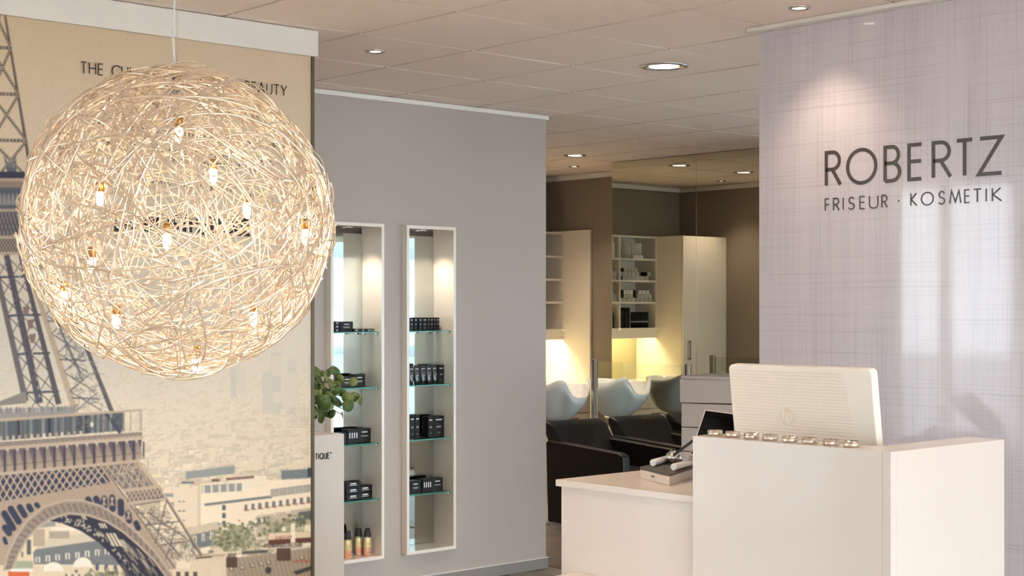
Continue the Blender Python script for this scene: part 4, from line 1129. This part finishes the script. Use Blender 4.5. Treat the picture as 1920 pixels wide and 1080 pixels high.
# local: +x = along the front to the left (far), front faces +y(local) ... front runs to -x, body extends -y
W_ = .56
MB().box(-W_ + .001, -.001, -.42, -.02, .04, 1.15).build('body', M_slate, du); MB().box(-W_, 0, -.43, .002, 1.15, 1.166).build('top', M_greyfront, du, bevel=.002); MB().box(-W_ + .02, -.02, -.40, -.04, 0, .04).build('plinth', M_slate, du)
for k in range(8):
    z1 = 1.147 - k * .1375
    d_ = MB().box(-W_ + .002, -.002, -.018, 0, z1 - .1325, z1).build('drawer_front', M_greyfront, du, bevel=.0015)
    if k == 0: d_.rotation_euler = (0, math.radians(.5), 0)

# ================================================================== RECEPTION
KZ, DZ = 1.15, .954
KX, KY0, KY1, KX1, KT = 3.639, 2.417, 3.147, 4.253, .127
k_ = empty('reception_counter', (KX, KY0, 0)); tag(k_, 'high white gloss reception counter with the monitor behind it', 'counter')
P(MB().box(KX, KX + KT, KY0 + .028, KY1, 0, KZ).build('front_wall', M_white, k_, bevel=.001)); P(MB().box(KX + .028, KX1, KY0, KY0 + KT, 0, KZ - .0003).build('side_wall', M_white, k_, bevel=.001))
P(MB().box(KX, KX + .0275, KY0, KY0 + .0275, 0, KZ).build('corner_post', M_white, k_, bevel=.001))
P(MB().box(KX + KT + .001, KX1 + .1, KY0 + KT + .001, KY1, .90, .925).build('work_top', M_white, k_))
P(MB().box(KX1 + .02, KX1 + .1, KY0 + KT + .1, KY1 - .02, 0, .90).build('cheek', M_white, k_))
dk = empty('reception_desk', (3.70, 3.45, 0)); tag(dk, 'lower white reception desk with the gift box on top, left of the high counter', 'desk')
P(MB().box(3.673, 4.36, KY1 + .002, 3.807, DZ - .023, DZ).build('desk_top', M_white, dk, bevel=.0015)); P(MB().box(3.69, 4.34, KY1 + .002, 3.795, 0, DZ - .023).build('body', M_white, dk, bevel=.001))
bn = empty('low_bench', (3.4, 3.3, 0)); tag(bn, 'low white ledge in front of the reception desk at the bottom edge', 'ledge')
P(MB().box(3.10, 3.688, 3.15, 3.716, .615, .64).build('top', M_white, bn, bevel=.0015)); P(MB().box(3.13, 3.688, 3.17, 3.69, 0, .615).build('body', M_white, bn))
# monitor
mo = empty('desktop_monitor', (3.975, 2.956, .9255)); tag(mo, 'white all-in-one desktop computer seen from behind on the reception counter', 'computer')
TM = Matrix.Translation((0, 0, .075)) @ Matrix.Rotation(math.radians(-7.5), 4, 'Y')
MW, MH = .281, .37
def rrect(w0, w1, h0, h1, r, n=6):
    out = []
    for (cx_, cy_, a0) in ((w1 - r, h0 + r, -90), (w1 - r, h1 - r, 0), (w0 + r, h1 - r, 90), (w0 + r, h0 + r, 180)): out += arc(cx_, cy_, r, r, a0, a0 + 90, n)
    return out
Tm = TM @ Matrix(((0, 0, -1, 0), (1, 0, 0, 0), (0, 1, 0, 0), (0, 0, 0, 1)))    # (u, v, w)-> y, z, -x(back)
MB().prism(rrect(-MW, MW, 0, MH, .018), -.03, .004, Tm).build('housing', M_plastic, mo, bevel=.004, segs=3)
MB().prism(rrect(-MW + .012, MW - .012, .04, MH - .012, .01), -.033, -.0305, Tm).build('screen', mat('dark_screen', '15171A', .08, coat=.6), mo)
rb = MB(); nr_ = 34
for k in range(nr_):
    z = .012 + (MH - .03) * k / (nr_ - 1)
    half = MW - .013
    e = half - .035 - .06 * (k / nr_)
    rb.add([Tm @ Vector(v) for v in ((-e, z - .0028, .004), (half, z - .0028, .004), (half, z, .0062), (-e, z, .0062), (-e, z + .0028, .004), (half, z + .0028, .004))], [(0, 1, 2, 3), (3, 2, 5, 4), (0, 3, 4), (1, 5, 2)])
rb.build('back_ribs', M_plastic, mo)['kind'] = 'stuff'
LC = (.052, .205)
tb = Tm @ Matrix.Translation((0, 0, .0063))
MB().prism([(LC[0] + .031 * math.cos(q * PI / 20), LC[1] + .031 * math.sin(q * PI / 20)) for q in range(40)], -.001, .0006, tb).build('logo_disc', mat('logo_plastic', 'E6D8C4', .3), mo)
lg = MB(); M_logo = mat('pearl_logo', 'F8F0E4', .25, coat=.4)
lpl = lambda u, v, h: tb @ Vector((LC[0] - u - .15 * v, LC[1] + v, .0006 + h))
ribbon(lg, arc(0, 0, .031, .031, 0, 360, 40), .0016, lambda u, v, h: tb @ Vector((LC[0] + u, LC[1] + v, .0006 + h)), t=.001)
ribbon(lg, [(-.016, -.017), (-.016, .027)], .0055, lpl); ribbon(lg, [(-.016, .008), (-.008, .012), (-.003, .010), (-.003, -.017)], .0055, lpl)
ribbon(lg, [(.006, -.027), (.006, .012)], .0055, lpl); ribbon(lg, [(.006, .011), (.014, .011), (.018, .007), (.018, -.010), (.014, -.015), (.006, -.015)], .0055, lpl)
lg.build('logo', M_logo, mo)
MB().box(-.06, -.0, -.05, .05, .01, .16).build('stand_neck', M_plastic, mo, bevel=.006); MB().box(-.10, .08, -.11, .11, 0, .012).build('stand_foot', M_plastic, mo, bevel=.003)
# metal tealights along the counter edge
tls = [(1340.7, 817), (1374, 819.5), (1409, 823), (1444, 826), (1481, 829.5), (1518.5, 832), (1558, 835), (1596.6, 838.5)]
def scallop(n=48):
    b_ = MB(); vs = []
    for (r_, z) in ((.0225, 0), (.0235, .001), (.0235, .0175), (.0222, .0178), (.0222, .004)):
        for i in range(n):
            a = 2 * PI * i / n; q = r_ * (1 + .022 * math.cos(12 * a)); vs.append((q * math.cos(a), q * math.sin(a), z))
    fs = [(j * n + i, j * n + (i + 1) % n, (j + 1) * n + (i + 1) % n, (j + 1) * n + i) for j in range(4) for i in range(n)]
    b_.add(vs, fs, True); b_.f.append(list(range(n - 1, -1, -1))); b_.sm.append(False)
    return b_
r_ = empty('tealight'); scallop().build('metal_cup', M_tin, r_); MB().lathe([(.0215, .004), (.0215, .0145), (.019, .0140)], 24).build('wax', M_wax, r_); MB().lathe([(.0008, .014), (.0008, .019)], 6).build('wick', M_blackmatt, r_)
for k, (px, py) in enumerate(tls):
    q = r_ if k == 0 else copy_tree(r_)
    p = atz(px, py, KZ); p.x = min(max(p.x, KX + .03), KX + .09)
    q.location = (p.x, p.y, KZ + .0003); q.rotation_euler = (0, 0, k * .7)
    tag(q, 'ribbed silver tealight on the counter edge, %s from the left' % ORD[k], 'tealight', 'tealights along the counter')
# gift box on the desk
gb = empty('gift_box', (3.95, 3.48, DZ + .0004)); tag(gb, 'open gift box with white tubes, a chrome bowl and a tilted black-lined lid', 'gift box')
c0 = atz(1255, 889, DZ + .04); cl = atz(1200, 875.5, DZ + .04); cr = atz(1297, 876, DZ + .04)
lv = (cl - c0); rv = (cr - c0) * 1.25
quad = [c0, c0 + rv, c0 + rv + lv * .9, cl]
qb = [(v.x - 3.95, v.y - 3.48) for v in quad]
cen = Vector((sum(v[0] for v in qb) / 4, sum(v[1] for v in qb) / 4))
inset = lambda k: [(cen.x + (v[0] - cen.x) * k, cen.y + (v[1] - cen.y) * k) for v in qb]
MB().prism(inset(.99), 0, .031).build('carton', M_white, gb, bevel=.001)
MB().prism(qb, .0312, .040).build('tray', M_slate, gb, bevel=.0008)
def roll(pa, pbb, rad, name, m):
    a = Vector((pa.x - 3.95, pa.y - 3.48, pa.z - DZ)); b = Vector((pbb.x - 3.95, pbb.y - 3.48, pbb.z - DZ))
    d = (b - a).normalized()
    MB().tube([a, a + d * .003, b - d * .003, b], [rad * .9, rad, rad, rad * .9], 16).build(name, m, gb)
zt = DZ + .0405
a = atz(1224, 868, zt + .013); b = atz(1262, 857.5, zt + .013); roll(a, a + (b - a).normalized() * .16, .0125, 'white_tube', M_ceramic)
a = atz(1263, 876, zt + .013); b = atz(1297, 867, zt + .013); roll(a, a + (b - a).normalized() * .16, .0125, 'white_tube', M_ceramic)
p = atz(1267, 872, zt)
MB().lathe([(.014, 0), (.030, .010), (.034, .022), (.030, .036), (.018, .045), (.004, .047)], 28, Matrix.Translation((p.x - 3.95 + .03, p.y - 3.48 + .03, .0405))).build('chrome_bowl', M_chrome, gb)
# lid: shallow open box standing tilted behind
fwd = Vector((cs, sn, 0)); rgt = Vector((sn, -cs, 0)); upv = Vector((0, 0, 1))
def lp(px, py, d):
    r0 = ray(px, py); return Vector((r0.x * d, r0.y * d, EYE + r0.z * d)) - Vector((3.95, 3.48, DZ))
f0 = [lp(1293, 853, 5.13), lp(1372, 866, 5.16), lp(1389, 777, 5.32), lp(1322, 768, 5.29)]
back = Vector((.055, .055, -.028))
fi = [f0[i] + (sum(f0, Vector()) / 4 - f0[i]) * .045 for i in range(4)]
bk = [v + back for v in f0]; bi = [v + back * .95 + (sum(f0, Vector()) / 4 - v) * .045 for v in f0]
lidm = MB(); lidm.add(f0 + bk, [(4, 5, 6, 7)] + [(i, (i + 1) % 4, 4 + (i + 1) % 4, 4 + i) for i in range(4)]); lidm.add(f0 + fi, [(i, (i + 1) % 4, 4 + (i + 1) % 4, 4 + i) for i in range(4)])
lidm.build('lid', M_white, gb)
lin_ = MB(); lin_.add(fi + bi, [(4, 5, 6, 7)] + [(i, 4 + i, 4 + (i + 1) % 4, (i + 1) % 4) for i in range(4)]); lin_.build('lid_lining', M_blackmatt, gb)
ra, rb2 = lp(1300, 823, 5.14), lp(1262, 851, 5.25)
wv = Vector((0, 0, .012)); tv = fwd * .001
MB().add([ra, rb2, rb2 - wv, ra - wv, ra + tv, rb2 + tv, rb2 - wv + tv, ra - wv + tv], [(0, 1, 2, 3), (7, 6, 5, 4), (0, 4, 5, 1), (3, 2, 6, 7), (0, 3, 7, 4), (1, 5, 6, 2)]).build('lid_ribbon', M_blackmatt, gb)
pm = c0.lerp(cl, .52)
n2 = Vector((-(cl - c0).y, (cl - c0).x, 0)).normalized()
if n2.dot(fwd) > 0: n2 = -n2
mb = MB(); base_p = Vector((pm.x - 3.95, pm.y - 3.48, .016)); ld_ = (c0 - cl).normalized()
for q in range(4): ribbon(mb, [(-.012 + q * .006, 0), (-.012 + q * .006, .004), (-.009 + q * .006, .004), (-.009 + q * .006, 0)], .0011, lambda u_, v_, h_: base_p + Vector((ld_.x, ld_.y, 0)) * u_ + Vector((0, 0, v_)) + n2 * (.0025 + h_))
mb.build('carton_print', M_alu, gb)['kind'] = 'stuff'

# ================================================================== SIGN PANEL
sg = empty('hanging_sign', (XR, 1.6, 0)); tag(sg, 'tall pale linen-textured hanging panel with the salon name in dark letters', 'sign')
SY1 = atx(1423.6, 53, XR).y
sm = bpy.data.materials.new('linen_print'); sm.use_nodes = True
nt = sm.node_tree; B = nt.nodes['Principled BSDF']
tc = nt.nodes.new('ShaderNodeTexCoord')
def streak(sc_, th0, th1, thr):
    mp = nt.nodes.new('ShaderNodeMapping'); mp.inputs['Scale'].default_value = sc_
    n_ = nt.nodes.new('ShaderNodeTexNoise'); n_.inputs['Scale'].default_value = 1.0; n_.inputs['Detail'].default_value = 3
    r__ = nt.nodes.new('ShaderNodeMapRange'); r__.inputs[1].default_value = th0; r__.inputs[2].default_value = th1; r__.inputs[3].default_value = 1; r__.inputs[4].default_value = thr
    nt.links.new(tc.outputs['Object'], mp.inputs[0]); nt.links.new(mp.outputs[0], n_.inputs['Vector']); nt.links.new(n_.outputs['Fac'], r__.inputs[0])
    return r__.outputs[0]
s1 = streak((1, 170, 1.2), .56, .70, .74); s2 = streak((1, 1.0, 130), .57, .72, .80); s3 = streak((1, 520, 2.5), .52, .68, .86); s4 = streak((1, 2.0, 420), .52, .68, .88); s5 = streak((1, 9, .25), .35, .7, .90)
prev = None
for s_ in (s1, s2, s3, s4, s5):
    if prev is None: prev = s_
    else:
        m_ = nt.nodes.new('ShaderNodeMath'); m_.operation = 'MULTIPLY'; nt.links.new(prev, m_.inputs[0]); nt.links.new(s_, m_.inputs[1]); prev = m_.outputs[0]
mxn = nt.nodes.new('ShaderNodeMix'); mxn.data_type = 'RGBA'
mxn.inputs[6].default_value = (*lin('8A808C'), 1); mxn.inputs[7].default_value = (*lin('F2EBEE'), 1)
nt.links.new(prev, mxn.inputs[0]); nt.links.new(mxn.outputs[2], B.inputs['Base Color'])
B.inputs['Roughness'].default_value = .38; B.inputs['Coat Weight'].default_value = .9; B.inputs['Coat Roughness'].default_value = .05; B.inputs['Coat IOR'].default_value = 1.6
trn = nt.nodes.new('ShaderNodeBsdfTranslucent'); nt.links.new(mxn.outputs[2], trn.inputs['Color'])
mxs = nt.nodes.new('ShaderNodeMixShader'); mxs.inputs[0].default_value = .45
nt.links.new(B.outputs[0], mxs.inputs[1]); nt.links.new(trn.outputs[0], mxs.inputs[2]); nt.links.new(mxs.outputs[0], nt.nodes['Material Output'].inputs[0])
P(MB().box(XR, XR + .012, -1.2, SY1, .03, CEIL - .02).build('panel', sm, sg))
P(MB().box(XR - .045, XR + .06, -1.25, SY1 + .03, CEIL - .018, CEIL - .001).build('ceiling_rail', M_trimw, sg, bevel=.002))
P(MB().box(XR - .004, XR + .022, -1.2, SY1, .0, .03).build('bottom_bar', M_trimw, sg))
yplace = lambda u_, v_, h_: Vector((XR - .0004 - h_, -u_, v_))
def sign_text(s, px0, px1, pt0, pb0, weight, track):
    a = atx(px0, pb0, XR); b = atx(px0, pt0, XR); c_ = atx(px1, 300, XR)
    text_parts(s, -a.y, -c_.y, a.z, b.z, yplace, M_letter, sg, weight, track)
def sign_boxes(items, pt0, pb0, weight):
    zb, zt_ = atx(1546.7, pb0, XR).z, atx(1546.7, pt0, XR).z
    for c, a, b in items:       # measured left and right edge of every letter
        u0, u1 = -atx(1400 + a * .4075, 300, XR).y, -atx(1400 + b * .4075, 300, XR).y
        H = zt_ - zb; ww = weight * H; adv = GL[c][0]
        if c == 'I': u0 = u1 = (u0 + u1) / 2 - ww / 2; kx = 1; u1 += ww
        else: kx = (u1 - u0 - ww * (1.0 if c not in 'AKMRYZ' else .9)) / adv
        mb = MB()
        if c == '.':
            mb.add([yplace((u0 + u1) / 2 + ww * .75 * math.cos(q * PI / 8), zb + H * .46 + ww * .75 * math.sin(q * PI / 8), .0015) for q in range(16)], [tuple(range(16))])
            P(mb.build('letter', M_letter, sg)); continue
        for i, st in enumerate(GL[c][1]):
            ribbon(mb, [(u0 + ww / 2 + x * kx, zb + ww / 2 + y * (H - ww)) for x, y in st], ww, yplace, t=.0015 * (1 + .15 * i))
        P(mb.build('letter', M_letter, sg))
sign_boxes([('R', 360, 438), ('O', 458, 602), ('B', 630, 712), ('E', 740, 812), ('R', 852, 945), ('T', 960, 1047), ('Z', 1060, 1180)], 283.5, 351.5, .10)
sign_boxes([('F', 360, 382), ('R', 398, 428), ('I', 443, 447), ('S', 468, 498), ('E', 519, 546), ('U', 563, 607), ('R', 620, 650), ('.', 697, 705), ('K', 753, 786), ('O', 802, 862), ('S', 882, 914), ('M', 932, 988), ('E', 1001, 1028), ('T', 1042, 1082), ('I', 1100, 1105), ('K', 1128, 1175)], 372, 396.5, .10)

# ================================================================== CEILING LIGHTS
def downlight(px, py, dia, label, power, spot=True):
    p = atz(px, py, CEIL)
    r_ = empty('ceiling_downlight', (p.x, p.y, CEIL)); tag(r_, label, 'ceiling light', 'recessed ceiling downlights')
    R_ = dia / 2
    MB().lathe([(R_, -.0005), (R_, -.004), (R_ * .80, -.007), (R_ * .78, -.003)], 36, cap0=False, cap1=False).build('trim_ring', M_steel, r_)
    MB().lathe([(R_ * .79, -.004), (R_ * .62, -.0015)], 36, cap0=False, cap1=False).build('reflector', M_chrome, r_)
    MB().lathe([(R_ * .63, -.0025), (R_ * .63, -.0012)], 36).build('lens', M_lampdisc, r_)
    ld = bpy.data.lights.new('downlight_lamp', 'SPOT'); ld.energy = power; ld.color = WARM; ld.spot_size = 1.75; ld.spot_blend = .8; ld.shadow_soft_size = R_ * .6
    lo = bpy.data.objects.new('downlight_lamp', ld); C.objects.link(lo); lo.parent = r_; lo.location = (0, 0, -.012)
    return r_
downlight(704, 95.5, .085, 'small recessed downlight nearest the white pelmet', SPOT)
downlight(1245, 124, .228, 'largest recessed downlight with bright reflector at the centre of the ceiling', SPOT * 1.6)
downlight(1078, 291, .17, 'round recessed downlight at the corner of the grey wall, the nearer of two', SPOT * 1.6)
downlight(1076.5, 311.5, .087, 'small recessed downlight close to the far taupe wall', SPOT * .5)
downlight(1498.5, 14, .085, 'small recessed downlight in front of the sign panel', SPOT * .35)
downlight(853, -14, .085, 'small recessed downlight at the very top edge of the picture', SPOT)
for (x, y, pw_, lab) in ((7.13, 8.14, 1.0, 'round recessed downlight seen only in the mirror, right of the mirror seam'), (6.62, 8.81, .6, 'small recessed downlight seen only in the mirror, close to the dark wall')):
    r_ = downlight(960, 100, .17 if pw_ == 1 else .087, lab, SPOT * pw_); r_.location = (x, y, CEIL)
for (x, y) in ((3.95, 1.9), (1.2, 3.9), (2.2, 1.0), (0.2, -1.4), (2.6, 3.95)):
    q = project((x, y, CEIL)) 
    r_ = downlight(960, 100, .085, '', SPOT); r_.location = (x, y, CEIL)
    tag(r_, 'small recessed downlight in the ceiling above the picture', 'ceiling light', 'recessed ceiling downlights outside the picture')

# ================================================================== WIRE GLOBE LAMP
LD = 3.4
lr = ray(332, 415)
LCc = Vector((lr.x * LD, lr.y * LD, EYE + lr.z * LD)); LR = 297 / F * LD
gl = empty('wire_globe_lamp', (LCc.x, LCc.y, LCc.z - LR)); tag(gl, 'big glowing wire globe pendant lamp hanging in front of the printed city panel', 'pendant lamp')
R3 = random.Random(11)
O = Vector((0, 0, LR))
def rdir(rr):
    while True:
        v = Vector((rr.uniform(-1, 1), rr.uniform(-1, 1), rr.uniform(-1, 1)))
        if .05 < v.length < 1: return v.normalized()
wm = MB()
def strand(center, radius_ang, a0, a1, r0, r1, thick, n):
    u_ = center.cross(Vector((.31, .7, .2))).normalized(); w_ = center.cross(u_)
    ph = R3.random() * 6; am = .02 * R3.random() + .008
    pts = []
    for i in range(n + 1):
        t = i / n; a = a0 + (a1 - a0) * t
        ra = radius_ang + .10 * math.sin(2.2 * a + ph)
        d = center * math.cos(ra) + (u_ * math.cos(a) + w_ * math.sin(a)) * math.sin(ra)
        pts.append(O + d * LR * (r0 + (r1 - r0) * t + am * math.sin(3 * a + ph)))
    wm.tube(pts, thick, 4)
for k in range(300):
    c_ = rdir(R3); ra = R3.uniform(.35, 1.5); a0 = R3.uniform(0, 6.28); ln = R3.uniform(.9, 3.2)
    strand(c_, ra, a0, a0 + ln, R3.uniform(.93, .985), R3.uniform(.93, .985), R3.uniform(.0014, .0024), int(8 + ln * 6))
for k in range(950):
    c_ = rdir(R3); ra = R3.uniform(.2, 1.3); a0 = R3.uniform(0, 6.28); ln = R3.uniform(.25, .9)
    strand(c_, ra, a0, a0 + ln, R3.uniform(.86, .98), R3.uniform(.86, .98), R3.uniform(.0012, .0018), 5)
o = wm.build('wire_tangle', M_wire, gl); o['kind'] = 'stuff'
# bulbs: position in the picture, plus depth inside the globe
bl = [(335, 252, -.35), (187, 373, .35), (463, 394, .25), (313, 452, -.5), (573, 444, -.1), (172, 497, -.3), (218, 603, .1), (476, 598, .2), (368, 681, -.1), (120, 560, .2), (400, 330, .6)]
for k, (px, py, dp_) in enumerate(bl):
    d = LD + dp_ * LR * .7
    r0 = ray(px, py); q = Vector((r0.x * d, r0.y * d, EYE + r0.z * d)) - Vector((LCc.x, LCc.y, LCc.z - LR))
    if (q - O).length > LR * .93: q = O + (q - O) * (LR * .93 / (q - O).length)
    T = Matrix.Translation(q)
    h_ = MB().lathe([(.0095, .016), (.0095, .036), (.006, .040)], 14, T).build('bulb_socket', M_brass, gl)
    MB().lathe([(.0015, -.019), (.0065, -.013), (.0088, -.003), (.0088, .008), (.0065, .016)], 14, T).build('bulb', M_bulb, h_)
    top = Vector((0, 0, 2 * LR * .93)); 
    mid = (q + Vector((0, 0, .04))).lerp(top, .5) + (q - O) * .25
    pth = [(q + Vector((0, 0, .038))).lerp(mid, t) * (1 - t) + mid.lerp(top, t) * t for t in [i / 8 for i in range(9)]]
    MB().tube(pth, .0012, 4).build('bulb_wire', M_cable, h_)
MB().lathe([(.035, 2 * LR * .915), (.035, 2 * LR * .93), (.012, 2 * LR * .945), (.012, 2 * LR * .96)], 20).build('hub', M_steel, gl)
zc = CEIL - (LCc.z - LR)
MB().tube([(0, 0, 2 * LR * .95), (-.006, .004, 2 * LR * 1.02), (-.008, .006, 2 * LR * 1.10), (-.002, .002, 2 * LR * 1.25), (0, 0, zc - .02)], .0025, 8).build('cable', M_cable, gl)
MB().tube([(0, 0, 2 * LR * .95), (0, 0, zc - .02)], .0008, 6).build('suspension_wire', M_steel, gl)
MB().lathe([(.05, zc - .03), (.055, zc - .005), (.055, zc - .0005)], 28).build('ceiling_canopy', M_trimw, gl)
